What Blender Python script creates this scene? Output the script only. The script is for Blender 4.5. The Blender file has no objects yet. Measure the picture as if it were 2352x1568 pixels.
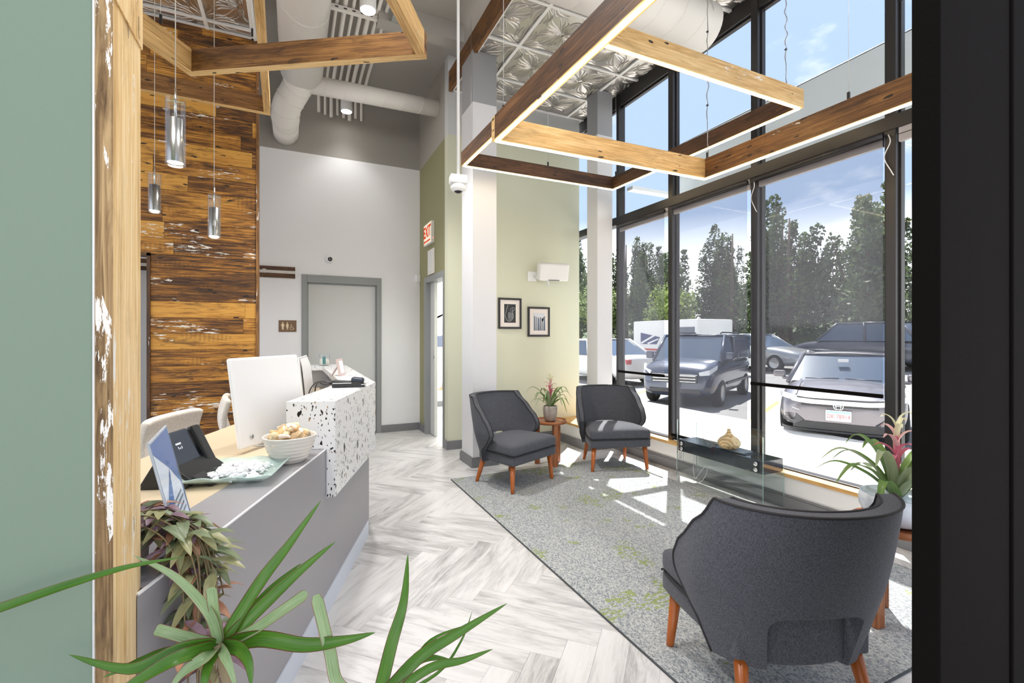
import bpy, bmesh, math, random
from mathutils import Vector, Matrix
random.seed(7)
PI = math.pi
SC = bpy.context.scene
COL = SC.collection

# ------------------------------------------------------------------ camera, sky, sun, exposure
FPX, CX, CY, EYE = 1070.0, 1176.0, 774.0, 1.3
TH = math.atan(503 / FPX)
SN, CN = math.sin(TH), math.cos(TH)
cam_d = bpy.data.cameras.new('camera'); cam = bpy.data.objects.new('camera', cam_d); COL.objects.link(cam)
cam.location = (0, 0, EYE); cam.rotation_euler = (PI / 2, 0, -TH)
cam_d.sensor_width = 36; cam_d.lens = FPX * 36 / 2352; cam_d.shift_y = -10 / 2352; cam_d.clip_start = .02
cam_d.clip_end = 300
SC.camera = cam
vs = SC.view_settings
vs.view_transform = 'Standard'; vs.look = 'None'; vs.gamma = 1; vs.use_curve_mapping = False
vs.exposure = 0.8
SC.cycles.use_denoising = True
SC.cycles.max_bounces = 10; SC.cycles.diffuse_bounces = 5; SC.cycles.transparent_max_bounces = 24
SC.cycles.caustics_reflective = False; SC.cycles.caustics_refractive = False
SC.cycles.sample_clamp_indirect = 4

SUN_DIR = Vector((-1.0, -1.02, -2.37)).normalized()
sd = bpy.data.lights.new('sun', 'SUN'); sd.energy = 9; sd.angle = .009; sd.color = (1, .96, .9)
so = bpy.data.objects.new('sun', sd); COL.objects.link(so)
so.rotation_euler = SUN_DIR.to_track_quat('-Z', 'Y').to_euler(); so.location = (9, 9, 14)

W = bpy.data.worlds.new('sky'); SC.world = W; W.use_nodes = True
nt = W.node_tree; nt.nodes.clear()
def nn(t, ty, **k):
    n = t.nodes.new(ty)
    for a, v in k.items(): setattr(n, a, v)
    return n
_tc = nn(nt, 'ShaderNodeTexCoord'); _mp = nn(nt, 'ShaderNodeMapping'); _mp.inputs['Scale'].default_value = (1, 1, 2.6)
_no = nn(nt, 'ShaderNodeTexNoise'); _no.inputs['Scale'].default_value = 2.3; _no.inputs['Detail'].default_value = 9; _no.inputs['Roughness'].default_value = .55
_cr = nn(nt, 'ShaderNodeValToRGB'); _cr.color_ramp.elements[0].position = .46; _cr.color_ramp.elements[1].position = .60
_cr.color_ramp.elements[0].color = (.36, .465, .67, 1); _cr.color_ramp.elements[1].color = (1.0, 1.0, 1.03, 1)
_se = nn(nt, 'ShaderNodeSeparateXYZ'); _mr = nn(nt, 'ShaderNodeMapRange'); _mr.inputs[1].default_value = .06; _mr.inputs[2].default_value = .24
_mx = nn(nt, 'ShaderNodeMixRGB'); _mx.inputs[1].default_value = (1.9, 1.87, 1.83, 1)
_bg = nn(nt, 'ShaderNodeBackground'); _bg.inputs[1].default_value = 1.0
_ou = nn(nt, 'ShaderNodeOutputWorld')
L = nt.links.new
L(_tc.outputs['Generated'], _mp.inputs[0]); L(_mp.outputs[0], _no.inputs[0]); L(_no.outputs[0], _cr.inputs[0])
L(_tc.outputs['Generated'], _se.inputs[0]); L(_se.outputs[2], _mr.inputs[0]); L(_mr.outputs[0], _mx.inputs[0])
L(_cr.outputs[0], _mx.inputs[2]); L(_mx.outputs[0], _bg.inputs[0]); L(_bg.outputs[0], _ou.inputs[0])

# ------------------------------------------------------------------ placing helpers
def at(x, y, d):
    u = (x - CX) / FPX
    return Vector((d * (SN + u * CN), d * (CN - u * SN), EYE - d * (y - CY) / FPX))
def atz(x, y, z):
    return at(x, y, (EYE - z) * FPX / (y - CY))
def srgb(r, g, b):
    f = lambda c: (c / 255 / 12.92) if c / 255 <= .04045 else ((c / 255 + .055) / 1.055) ** 2.4
    return (f(r), f(g), f(b), 1)

# ------------------------------------------------------------------ mesh builder
class MB:
    def __init__(s): s.v = []; s.f = []; s.uv = []; s.sm = []; s.mi = []; s.rn = []
    def add(s, vs_, fs, uvs=None, smooth=False, mi=0, M=None, rn=0.0):
        o = len(s.v)
        s.v += [tuple(M @ Vector(p)) if M is not None else tuple(p) for p in vs_]
        for i, f in enumerate(fs):
            s.f.append([o + k for k in f]); s.sm.append(smooth); s.mi.append(mi); s.rn.append(rn)
            s.uv.append(uvs[i] if uvs else None)
        return s
    def box(s, x0, x1, y0, y1, z0, z1, M=None, mi=0, axis=None, uo=(0, 0), rn=0.0):
        vs_ = [(x, y, z) for z in (z0, z1) for y in (y0, y1) for x in (x0, x1)]
        fs = [(0, 2, 3, 1), (4, 5, 7, 6), (0, 1, 5, 4), (2, 6, 7, 3), (0, 4, 6, 2), (1, 3, 7, 5)]
        uvs = None
        if axis is not None:
            uvs = []
            oth = [k for k in range(3) if k != axis]
            for q, f in enumerate(fs):
                p = [vs_[k] for k in f]
                flat = [k for k in range(3) if max(c[k] for c in p) - min(c[k] for c in p) < 1e-9][0]
                if flat == axis: a, b = oth
                else: a = axis; b = [k for k in oth if k != flat][0]
                uvs.append([(c[a] + uo[0], c[b] + uo[1] + .37 * q) for c in p])
        return s.add(vs_, fs, uvs, False, mi, M, rn)
    def prism(s, poly, z0, z1, M=None, mi=0, smooth=False):
        n = len(poly)
        vs_ = [(p[0], p[1], z0) for p in poly] + [(p[0], p[1], z1) for p in poly]
        fs = [tuple(range(n - 1, -1, -1)), tuple(range(n, 2 * n))] + [(i, (i + 1) % n, n + (i + 1) % n, n + i) for i in range(n)]
        return s.add(vs_, fs, None, smooth, mi, M)
    def lathe(s, prof, n=28, c=(0, 0, 0), M=None, mi=0, caps=True, smooth=True, sx=1, sy=1):
        vs_ = []
        for r, z in prof:
            for k in range(n):
                a = 2 * PI * k / n
                vs_.append((c[0] + r * math.cos(a) * sx, c[1] + r * math.sin(a) * sy, c[2] + z))
        fs = []
        m = len(prof)
        for i in range(m - 1):
            for k in range(n):
                fs.append((i * n + k, i * n + (k + 1) % n, (i + 1) * n + (k + 1) % n, (i + 1) * n + k))
        s.add(vs_, fs, None, smooth, mi, M)
        if caps:
            o = len(s.v) - m * n
            for ring, rev in ((0, True), (m - 1, False)):
                if prof[ring][0] > 1e-5:
                    f = [o + ring * n + k for k in range(n)]
                    s.f.append(f[::-1] if rev else f); s.sm.append(False); s.mi.append(mi); s.uv.append(None); s.rn.append(0)
        return s
    def tube(s, pts, r, n=8, M=None, mi=0, cap=True, smooth=True, flat=None):
        P = [Vector(p) for p in pts]
        R = list(r) if hasattr(r, '__len__') else [r] * len(P)
        vs_ = []; fs = []
        up = None
        for i, p in enumerate(P):
            t = (P[min(i + 1, len(P) - 1)] - P[max(i - 1, 0)])
            if t.length < 1e-9: t = Vector((0, 0, 1))
            t.normalize()
            if up is None:
                up = t.orthogonal().normalized()
            up = (up - t * up.dot(t))
            if up.length < 1e-6: up = t.orthogonal()
            up.normalize(); sd_ = t.cross(up)
            for k in range(n):
                a = 2 * PI * k / n
                vs_.append(p + R[i] * (math.cos(a) * up + math.sin(a) * sd_))
        for i in range(len(P) - 1):
            for k in range(n):
                fs.append((i * n + k, i * n + (k + 1) % n, (i + 1) * n + (k + 1) % n, (i + 1) * n + k))
        if cap:
            fs.append(tuple(range(n - 1, -1, -1))); fs.append(tuple((len(P) - 1) * n + k for k in range(n)))
        return s.add(vs_, fs, None, smooth, mi, M)
    def ball(s, c, r, n=12, m=8, M=None, mi=0, sc=(1, 1, 1)):
        prof = []
        vs_ = []; fs = []
        for i in range(m + 1):
            a = -PI / 2 + PI * i / m
            for k in range(n):
                b = 2 * PI * k / n
                vs_.append((c[0] + r * sc[0] * math.cos(a) * math.cos(b), c[1] + r * sc[1] * math.cos(a) * math.sin(b), c[2] + r * sc[2] * math.sin(a)))
        for i in range(m):
            for k in range(n):
                fs.append((i * n + k, i * n + (k + 1) % n, (i + 1) * n + (k + 1) % n, (i + 1) * n + k))
        return s.add(vs_, fs, None, True, mi, M)
    def grid(s, rows, smooth=True, mi=0, M=None, close=False, uvf=None):
        m, n = len(rows), len(rows[0])
        vs_ = [p for r in rows for p in r]; fs = []; uvs = [] if uvf else None
        for i in range(m - 1):
            for k in range(n if close else n - 1):
                q = (i * n + k, i * n + (k + 1) % n, (i + 1) * n + (k + 1) % n, (i + 1) * n + k)
                fs.append(q)
                if uvf: uvs.append([uvf(j // n, j % n) for j in q])
        return s.add(vs_, fs, uvs, smooth, mi, M)
    def build(s, name, mats, parent=None, bevel=0, sub=0, solid=0, seg=2, merge=False):
        me = bpy.data.meshes.new(name)
        me.from_pydata([tuple(v) for v in s.v], [], s.f)
        for p, sm, mi in zip(me.polygons, s.sm, s.mi): p.use_smooth = sm; p.material_index = mi
        if any(u is not None for u in s.uv):
            ul = me.uv_layers.new(name='UVMap')
            i = 0
            for p, u in zip(me.polygons, s.uv):
                for k in range(len(p.vertices)):
                    ul.data[i].uv = u[k] if u else (0, 0)
                    i += 1
        if any(s.rn):
            at_ = me.attributes.new('rnd', 'FLOAT', 'FACE')
            for i, r in enumerate(s.rn): at_.data[i].value = r
        for m in (mats if isinstance(mats, (list, tuple)) else [mats]): me.materials.append(m)
        if merge:
            bm = bmesh.new(); bm.from_mesh(me); bmesh.ops.remove_doubles(bm, verts=bm.verts, dist=1e-5)
            bmesh.ops.recalc_face_normals(bm, faces=bm.faces); bm.to_mesh(me); bm.free()
        o = bpy.data.objects.new(name, me); COL.objects.link(o)
        if parent: o.parent = parent
        if solid: md = o.modifiers.new('solid', 'SOLIDIFY'); md.thickness = solid; md.offset = 0
        if bevel:
            md = o.modifiers.new('bevel', 'BEVEL'); md.width = bevel; md.segments = seg; md.limit_method = 'ANGLE'; md.angle_limit = .6
            md.harden_normals = False
        if sub: md = o.modifiers.new('sub', 'SUBSURF'); md.levels = sub; md.render_levels = sub
        return o

def tag(o, label=None, cat=None, group=None, kind=None):
    if label: o['label'] = label
    if cat: o['category'] = cat
    if group: o['group'] = group
    if kind: o['kind'] = kind
    return o
def thing(name, label, cat, loc=(0, 0, 0), rz=0, group=None):
    o = bpy.data.objects.new(name, None); COL.objects.link(o); o.empty_display_size = .05
    o.location = loc; o.rotation_euler = (0, 0, rz)
    return tag(o, label, cat, group)
def struct(o, label=None): o['kind'] = 'structure'; o['label'] = label or o.name.replace('_', ' '); return o
def dup(root, loc, rz=0, label=None, group=None, scale=None):
    r = root.copy(); COL.objects.link(r); r.location = loc; r.rotation_euler = (0, 0, rz)
    if scale: r.scale = (scale,) * 3
    if label: r['label'] = label
    if group: r['group'] = group
    for ch in list(root.children):
        c = ch.copy(); COL.objects.link(c); c.parent = r
        for g in list(ch.children):
            d = g.copy(); COL.objects.link(d); d.parent = c
    return r
def cat_rom(pts, n=8):
    P = [Vector(p) for p in pts]; out = []
    for i in range(len(P) - 1):
        p0 = P[max(i - 1, 0)]; p1 = P[i]; p2 = P[i + 1]; p3 = P[min(i + 2, len(P) - 1)]
        for k in range(n):
            t = k / n
            out.append(.5 * ((2 * p1) + (p2 - p0) * t + (2 * p0 - 5 * p1 + 4 * p2 - p3) * t * t + (3 * p1 - p0 - 3 * p2 + p3) * t ** 3))
    out.append(P[-1]); return out
def lerp(a, b, t): return a + (b - a) * t
def interp(tab, x):
    if x <= tab[0][0]: return tab[0][1]
    for (a, fa), (b, fb) in zip(tab, tab[1:]):
        if x <= b: return fa + (fb - fa) * (x - a) / (b - a)
    return tab[-1][1]

# ------------------------------------------------------------------ materials
MATS = {}
def mat(name, col, rough=.5, metal=0, bump=0, bscale=60, var=0, vscale=8, coat=0, emit=None, estr=0, trans=0, spec=None):
    if name in MATS: return MATS[name]
    m = bpy.data.materials.new(name); m.use_nodes = True; MATS[name] = m
    t = m.node_tree; b = t.nodes['Principled BSDF']
    c = col if len(col) == 4 else (*col, 1)
    b.inputs['Base Color'].default_value = c; b.inputs['Roughness'].default_value = rough; b.inputs['Metallic'].default_value = metal
    if coat: b.inputs['Coat Weight'].default_value = coat; b.inputs['Coat Roughness'].default_value = .05
    if spec is not None: b.inputs['Specular IOR Level'].default_value = spec
    if emit: b.inputs['Emission Color'].default_value = (*emit[:3], 1); b.inputs['Emission Strength'].default_value = estr
    if trans: b.inputs['Transmission Weight'].default_value = trans
    if bump or var:
        tc = nn(t, 'ShaderNodeTexCoord')
    if bump:
        n = nn(t, 'ShaderNodeTexNoise'); n.inputs['Scale'].default_value = bscale; n.inputs['Detail'].default_value = 4
        bp = nn(t, 'ShaderNodeBump'); bp.inputs['Strength'].default_value = bump; bp.inputs['Distance'].default_value = .01
        t.links.new(tc.outputs['Object'], n.inputs[0]); t.links.new(n.outputs[0], bp.inputs['Height']); t.links.new(bp.outputs[0], b.inputs['Normal'])
    if var:
        n = nn(t, 'ShaderNodeTexNoise'); n.inputs['Scale'].default_value = vscale; n.inputs['Detail'].default_value = 6
        h = nn(t, 'ShaderNodeHueSaturation'); h.inputs['Color'].default_value = c
        mr = nn(t, 'ShaderNodeMapRange'); mr.inputs[1].default_value = .3; mr.inputs[2].default_value = .7; mr.inputs[3].default_value = 1 - var; mr.inputs[4].default_value = 1 + var
        t.links.new(tc.outputs['Object'], n.inputs[0]); t.links.new(n.outputs[0], mr.inputs[0]); t.links.new(mr.outputs[0], h.inputs['Value']); t.links.new(h.outputs[0], b.inputs['Base Color'])
    return m
def ramp(t, stops, interp_='LINEAR'):
    r = nn(t, 'ShaderNodeValToRGB'); cr = r.color_ramp; cr.interpolation = interp_
    while len(cr.elements) < len(stops): cr.elements.new(.5)
    for e, (p, c) in zip(cr.elements, stops): e.position = p; e.color = c if len(c) == 4 else (*c, 1)
    return r
def noise(t, vec, scale, detail=4, rough=.5, dist=0):
    n = nn(t, 'ShaderNodeTexNoise'); n.inputs['Scale'].default_value = scale; n.inputs['Detail'].default_value = detail
    n.inputs['Roughness'].default_value = rough; n.inputs['Distortion'].default_value = dist
    if vec is not None: t.links.new(vec, n.inputs['Vector'])
    return n
def mapping(t, vec, sc=(1, 1, 1), loc=(0, 0, 0), rot=(0, 0, 0)):
    m = nn(t, 'ShaderNodeMapping'); m.inputs['Scale'].default_value = sc; m.inputs['Location'].default_value = loc; m.inputs['Rotation'].default_value = rot
    t.links.new(vec, m.inputs[0]); return m
def mixc(t, f, a, b, mode='MIX'):
    m = nn(t, 'ShaderNodeMixRGB'); m.blend_type = mode
    for i, x in enumerate((f, a, b)):
        if x is None: continue
        if hasattr(x, 'is_linked') or hasattr(x, 'links'): t.links.new(x, m.inputs[i])
        else: m.inputs[i].default_value = x if not isinstance(x, tuple) or len(x) == 4 else (*x, 1)
    return m
def math_(t, op, a, b=0.0, clamp=False):
    m = nn(t, 'ShaderNodeMath'); m.operation = op; m.use_clamp = clamp
    for i, x in enumerate((a, b)):
        if hasattr(x, 'links'): t.links.new(x, m.inputs[i])
        else: m.inputs[i].default_value = x
    return m
def newmat(name):
    m = bpy.data.materials.new(name); m.use_nodes = True; MATS[name] = m
    t = m.node_tree; return m, t, t.nodes['Principled BSDF']

def wood_mat(name, stops, rough=.55, per_face=False, knots=.5, flecks=.0, grain=1.0, dark=.5, saw=.0):
    """reclaimed timber: grain runs along U of the UV map (metres)"""
    m, t, b = newmat(name)
    tc = nn(t, 'ShaderNodeTexCoord')
    if per_face:
        at_ = nn(t, 'ShaderNodeAttribute'); at_.attribute_name = 'rnd'; rnd = at_.outputs['Fac']
    else:
        oi = nn(t, 'ShaderNodeObjectInfo'); rnd = oi.outputs['Random']
    off = math_(t, 'MULTIPLY', rnd, 57.0)
    cmb = nn(t, 'ShaderNodeCombineXYZ'); t.links.new(off.outputs[0], cmb.inputs[0]); t.links.new(off.outputs[0], cmb.inputs[2])
    va = nn(t, 'ShaderNodeVectorMath'); va.operation = 'ADD'; t.links.new(tc.outputs['UV'], va.inputs[0]); t.links.new(cmb.outputs[0], va.inputs[1])
    vec = va.outputs[0]
    g1 = noise(t, mapping(t, vec, (2.2, 46, 1)).outputs[0], 1.6, 8, .62, 1.2)
    g2 = noise(t, mapping(t, vec, (1.1, 7, 1)).outputs[0], 1.3, 4, .5, .6)
    ctr = lambda o_, k_: math_(t, 'MULTIPLY', math_(t, 'SUBTRACT', o_, .5).outputs[0], k_).outputs[0]
    mixg = math_(t, 'ADD', math_(t, 'ADD', ctr(g1.outputs[0], 1.5 * grain), ctr(g2.outputs[0], .9)).outputs[0], .52)
    base = math_(t, 'ADD', mixg.outputs[0], math_(t, 'MULTIPLY', math_(t, 'SUBTRACT', rnd, .5).outputs[0], .50 if per_face else .12).outputs[0])
    rp = ramp(t, stops); t.links.new(base.outputs[0], rp.inputs[0]); col = rp.outputs[0]
    if dark:
        w = noise(t, mapping(t, vec, (2.6, 9, 1)).outputs[0], 1.4, 6, .65, .8)
        wr = ramp(t, [(.52, (0, 0, 0)), (.66, (1, 1, 1))]); t.links.new(w.outputs[0], wr.inputs[0])
        col = mixc(t, math_(t, 'MULTIPLY', wr.outputs[0], dark).outputs[0], col, srgb(52, 33, 20)).outputs[0]
    if saw:
        wv = nn(t, 'ShaderNodeTexWave'); wv.inputs['Scale'].default_value = 9; wv.inputs['Distortion'].default_value = 3
        t.links.new(mapping(t, vec, (1, .35, 1)).outputs[0], wv.inputs[0])
        nm = noise(t, mapping(t, vec, (1.2, 5, 1), (9, 3, 1)).outputs[0], 1.2, 2)
        f = math_(t, 'MULTIPLY', math_(t, 'GREATER_THAN', nm.outputs[0], .6).outputs[0], math_(t, 'MULTIPLY', wv.outputs[1], saw).outputs[0])
        col = mixc(t, f.outputs[0], col, srgb(70, 45, 24)).outputs[0]
    if knots:
        vo = nn(t, 'ShaderNodeTexVoronoi'); vo.inputs['Scale'].default_value = 1
        kd = nn(t, 'ShaderNodeVectorMath'); kd.operation = 'MULTIPLY_ADD'; kd.inputs[1].default_value = (.35, .5, 0); kn = noise(t, mapping(t, vec, (20, 50, 1)).outputs[0], 1, 3); t.links.new(kn.outputs['Color'], kd.inputs[0]); t.links.new(mapping(t, vec, (6.5, 22, 1)).outputs[0], kd.inputs[2]); t.links.new(kd.outputs[0], vo.inputs['Vector'])
        sel = math_(t, 'MULTIPLY', math_(t, 'LESS_THAN', vo.outputs['Distance'], .15).outputs[0], math_(t, 'GREATER_THAN', nsep(t, vo.outputs['Color']), .45).outputs[0])
        col = mixc(t, math_(t, 'MULTIPLY', sel.outputs[0], knots).outputs[0], col, srgb(28, 17, 10)).outputs[0]
    if flecks:
        fl = noise(t, mapping(t, vec, (7, 42, 1), (3, 7, 2)).outputs[0], 1.2, 8, .7)
        zone = noise(t, mapping(t, vec, (1.3, 5, 1), (1, 4, 8)).outputs[0], 1.2, 2)
        s = math_(t, 'MULTIPLY', math_(t, 'GREATER_THAN', fl.outputs[0], .57).outputs[0], math_(t, 'GREATER_THAN', zone.outputs[0], 1 - flecks).outputs[0])
        col = mixc(t, s.outputs[0], col, srgb(232, 228, 220)).outputs[0]
    t.links.new(col, b.inputs['Base Color']); b.inputs['Roughness'].default_value = rough
    bp = nn(t, 'ShaderNodeBump'); bp.inputs['Strength'].default_value = .35; bp.inputs['Distance'].default_value = .004
    t.links.new(g1.outputs[0], bp.inputs['Height']); t.links.new(bp.outputs[0], b.inputs['Normal'])
    return m
def nsep(t, c):
    s = nn(t, 'ShaderNodeSeparateColor'); t.links.new(c, s.inputs[0]); return s.outputs[0]

M_wallwood = wood_mat('reclaimed_planks', [(.16, srgb(60, 36, 16)), (.36, srgb(122, 78, 30)), (.53, srgb(180, 122, 46)), (.76, srgb(212, 156, 70))], per_face=True, knots=.95, flecks=.40, dark=.72, saw=.3)
M_beamlight = wood_mat('pale_timber', [(.2, srgb(176, 134, 78)), (.5, srgb(212, 172, 112)), (.8, srgb(232, 200, 146))], knots=.95, dark=.24, flecks=.3)
M_beamdark = wood_mat('brown_timber', [(.2, srgb(50, 32, 20)), (.5, srgb(88, 58, 34)), (.8, srgb(122, 84, 50))], knots=.8, dark=.65, flecks=.3)
M_beamamber = wood_mat('amber_timber', [(.2, srgb(78, 50, 27)), (.5, srgb(122, 82, 42)), (.8, srgb(160, 114, 62))], knots=.9, dark=.7, flecks=.36)
M_jamb = wood_mat('bleached_board', [(.22, srgb(178, 138, 84)), (.5, srgb(222, 188, 132)), (.8, srgb(238, 214, 170))], knots=.5, dark=.22, flecks=.45)
M_rough = wood_mat('rough_sawn_edge', [(.2, srgb(84, 64, 44)), (.5, srgb(142, 114, 78)), (.8, srgb(188, 158, 114))], rough=.95, knots=.5, dark=.4, flecks=.36, grain=1.3)
M_sill = wood_mat('oak_sill', [(.2, srgb(190, 140, 78)), (.5, srgb(220, 172, 104)), (.8, srgb(236, 196, 134))], knots=.3, dark=.15)
M_walnut = wood_mat('walnut', [(.2, srgb(112, 62, 32)), (.5, srgb(150, 90, 50)), (.8, srgb(176, 112, 66))], rough=.35, knots=0, dark=.2)
M_leg = mat('stained_leg', srgb(164, 88, 34), .32, var=.12, vscale=14)

def paint(name, lo, hi=None, zs=3.65, rough=.6):
    m, t, b = newmat(name)
    geo = nn(t, 'ShaderNodeNewGeometry'); b.inputs['Roughness'].default_value = rough
    n = noise(t, geo.outputs['Position'], 90, 3)
    bp = nn(t, 'ShaderNodeBump'); bp.inputs['Strength'].default_value = .06; bp.inputs['Distance'].default_value = .004
    t.links.new(n.outputs[0], bp.inputs['Height']); t.links.new(bp.outputs[0], b.inputs['Normal'])
    if hi:
        s = nn(t, 'ShaderNodeSeparateXYZ'); t.links.new(geo.outputs['Position'], s.inputs[0])
        g = math_(t, 'GREATER_THAN', s.outputs[2], zs)
        mm = mixc(t, g.outputs[0], lo, hi); t.links.new(mm.outputs[0], b.inputs['Base Color'])
    else: b.inputs['Base Color'].default_value = lo
    return m
M_white2 = paint('white_and_taupe_paint', srgb(238, 238, 240), srgb(158, 154, 148))
M_greenshade2 = paint('shaded_green_and_taupe_paint', srgb(144, 141, 104), srgb(168, 163, 155))  # wall green darkened in its colour to stand for hallway shade
M_seat2 = paint('pale_green_and_grey_paint', srgb(214, 215, 192), srgb(208, 209, 209))
M_col2 = paint('white_and_grey_paint', srgb(226, 226, 228), srgb(160, 161, 164))
M_sage = paint('sage_paint', srgb(122, 140, 122))
M_taupe = paint('taupe_ceiling_paint', srgb(172, 168, 162))
M_white = paint('white_paint', srgb(235, 234, 231))
M_base = mat('grey_baseboard', srgb(122, 122, 124), .5)
M_trimgrey = mat('grey_door_frame', srgb(142, 145, 145), .45)
M_door = mat('grey_door', srgb(206, 207, 206), .5)
M_black = mat('black_anodised', srgb(34, 31, 31), .38)
M_blackp = mat('near_black_paint', srgb(17, 14, 13), .9, bump=.1, bscale=200, spec=.08)
M_duct = mat('painted_duct', srgb(238, 234, 228), .5)
M_chrome = mat('chrome', (.86, .86, .86), .12, 1)
M_steel = mat('brushed_steel', (.62, .62, .61), .35, 1)
M_wplastic = mat('white_plastic', srgb(238, 238, 238), .35)
M_bplastic = mat('black_plastic', srgb(26, 28, 32), .3)
M_bplastic2 = mat('dark_blue_plastic', srgb(44, 52, 66), .35)
M_lam = mat('grey_laminate', srgb(150, 148, 152), .38, bump=.02, bscale=300)
M_beige = mat('beige_laminate', srgb(206, 188, 160), .4)
M_toe = mat('pale_kick_plate', srgb(206, 214, 226), .3)
M_charcoal = None
def fabric(name, a, bcol, sc=220, stretch=(1, 1, 1)):
    m, t, b = newmat(name)
    tc = nn(t, 'ShaderNodeTexCoord')
    n = noise(t, mapping(t, tc.outputs['Object'], (.22, 1, 1)).outputs[0], sc, 3, .7)
    n2 = noise(t, mapping(t, tc.outputs['Object'], (1, 1, .22)).outputs[0], sc * .8, 3, .7)
    s = math_(t, 'ADD', math_(t, 'MULTIPLY', n.outputs[0], .5).outputs[0], math_(t, 'MULTIPLY', n2.outputs[0], .5).outputs[0])
    rp = ramp(t, [(.40, a), (.60, bcol)]); t.links.new(s.outputs[0], rp.inputs[0]); t.links.new(rp.outputs[0], b.inputs['Base Color'])
    b.inputs['Roughness'].default_value = .95; b.inputs['Sheen Weight'].default_value = .08
    bp = nn(t, 'ShaderNodeBump'); bp.inputs['Strength'].default_value = .25; bp.inputs['Distance'].default_value = .002
    t.links.new(s.outputs[0], bp.inputs['Height']); t.links.new(bp.outputs[0], b.inputs['Normal'])
    return m
M_charcoal = fabric('charcoal_upholstery', srgb(46, 47, 52), srgb(98, 100, 108), 640)
M_piping = mat('dark_piping', srgb(40, 38, 40), .8)
M_chairbeige = fabric('oatmeal_upholstery', srgb(200, 192, 182), srgb(228, 222, 214), 260)

def thin_glass(name, tint=(1, 1, 1), refl=1.0, rough=0.0):
    m = bpy.data.materials.new(name); m.use_nodes = True; t = m.node_tree; t.nodes.clear()
    o = nn(t, 'ShaderNodeOutputMaterial'); tr = nn(t, 'ShaderNodeBsdfTransparent'); gl = nn(t, 'ShaderNodeBsdfGlossy'); mx = nn(t, 'ShaderNodeMixShader')
    lw = nn(t, 'ShaderNodeLayerWeight'); lw.inputs[0].default_value = .5
    fr = math_(t, 'ADD', math_(t, 'MULTIPLY', math_(t, 'POWER', lw.outputs['Facing'], 5.0).outputs[0], .9).outputs[0], .035)
    tr.inputs[0].default_value = (*tint, 1); gl.inputs['Roughness'].default_value = rough
    f = math_(t, 'MULTIPLY', fr.outputs[0], refl)
    t.links.new(f.outputs[0], mx.inputs[0]); t.links.new(tr.outputs[0], mx.inputs[1]); t.links.new(gl.outputs[0], mx.inputs[2]); t.links.new(mx.outputs[0], o.inputs[0])
    MATS[name] = m; return m
M_pane = thin_glass('window_glass', (.97, .985, .99), .3)
M_clear = thin_glass('clear_glass', (.955, .975, .97), 1.2)
M_pend = thin_glass('pendant_glass', (.95, .96, .97), 1.1)
M_acryl = thin_glass('clear_acrylic', (.96, .975, .99), .22)
M_gedge = mat('glass_edge_green', srgb(168, 196, 184), .15, trans=.4)
M_cedge = mat('acrylic_edge', srgb(214, 222, 236), .2)

def screen_mat():
    m = bpy.data.materials.new('solar_screen_fabric'); m.use_nodes = True; t = m.node_tree; t.nodes.clear()
    o = nn(t, 'ShaderNodeOutputMaterial'); tr = nn(t, 'ShaderNodeBsdfTransparent'); df = nn(t, 'ShaderNodeBsdfDiffuse'); tl = nn(t, 'ShaderNodeBsdfTranslucent')
    m1 = nn(t, 'ShaderNodeMixShader'); m2 = nn(t, 'ShaderNodeMixShader')
    df.inputs[0].default_value = srgb(70, 70, 76); tl.inputs[0].default_value = srgb(140, 140, 148); m1.inputs[0].default_value = .35
    m2.inputs[0].default_value = .62
    t.links.new(df.outputs[0], m1.inputs[1]); t.links.new(tl.outputs[0], m1.inputs[2])
    t.links.new(m1.outputs[0], m2.inputs[1]); t.links.new(tr.outputs[0], m2.inputs[2]); t.links.new(m2.outputs[0], o.inputs[0])
    return m
M_screen = screen_mat()
def emis(name, col, s):
    m = bpy.data.materials.new(name); m.use_nodes = True; t = m.node_tree; t.nodes.clear()
    o = nn(t, 'ShaderNodeOutputMaterial'); e = nn(t, 'ShaderNodeEmission'); e.inputs[0].default_value = (*col[:3], 1); e.inputs[1].default_value = s
    t.links.new(e.outputs[0], o.inputs[0]); return m
M_led = emis('led_strip_glow', (1, .80, .50), 17)
M_lamp = emis('lamp_lens_glow', (1, .95, .88), 14)
# ================================================================== ROOM SHELL
def floor_mat():
    m, t, b = newmat('washed_oak_planks')
    tc = nn(t, 'ShaderNodeTexCoord'); at_ = nn(t, 'ShaderNodeAttribute'); at_.attribute_name = 'rnd'
    off = math_(t, 'MULTIPLY', at_.outputs['Fac'], 61.0); cmb = nn(t, 'ShaderNodeCombineXYZ')
    t.links.new(off.outputs[0], cmb.inputs[0]); t.links.new(off.outputs[0], cmb.inputs[2])
    va = nn(t, 'ShaderNodeVectorMath'); va.operation = 'ADD'; t.links.new(tc.outputs['UV'], va.inputs[0]); t.links.new(cmb.outputs[0], va.inputs[1])
    g1 = noise(t, mapping(t, va.outputs[0], (3.2, 30, 1)).outputs[0], 1.5, 8, .68, 1.5)
    g2 = noise(t, mapping(t, va.outputs[0], (1.6, 8, 1)).outputs[0], 1.3, 5, .6, .8)
    s = math_(t, 'ADD', math_(t, 'MULTIPLY', g1.outputs[0], .36).outputs[0], math_(t, 'MULTIPLY', g2.outputs[0], .68).outputs[0])
    s = math_(t, 'ADD', s.outputs[0], math_(t, 'MULTIPLY', math_(t, 'SUBTRACT', at_.outputs['Fac'], .5).outputs[0], .10).outputs[0])
    rp = ramp(t, [(.34, srgb(150, 148, 147)), (.46, srgb(190, 188, 187)), (.55, srgb(209, 207, 206)), (.75, srgb(219, 218, 217))]); t.links.new(s.outputs[0], rp.inputs[0])
    t.links.new(rp.outputs[0], b.inputs['Base Color']); b.inputs['Roughness'].default_value = .33
    return m
M_floor = floor_mat()
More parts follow.
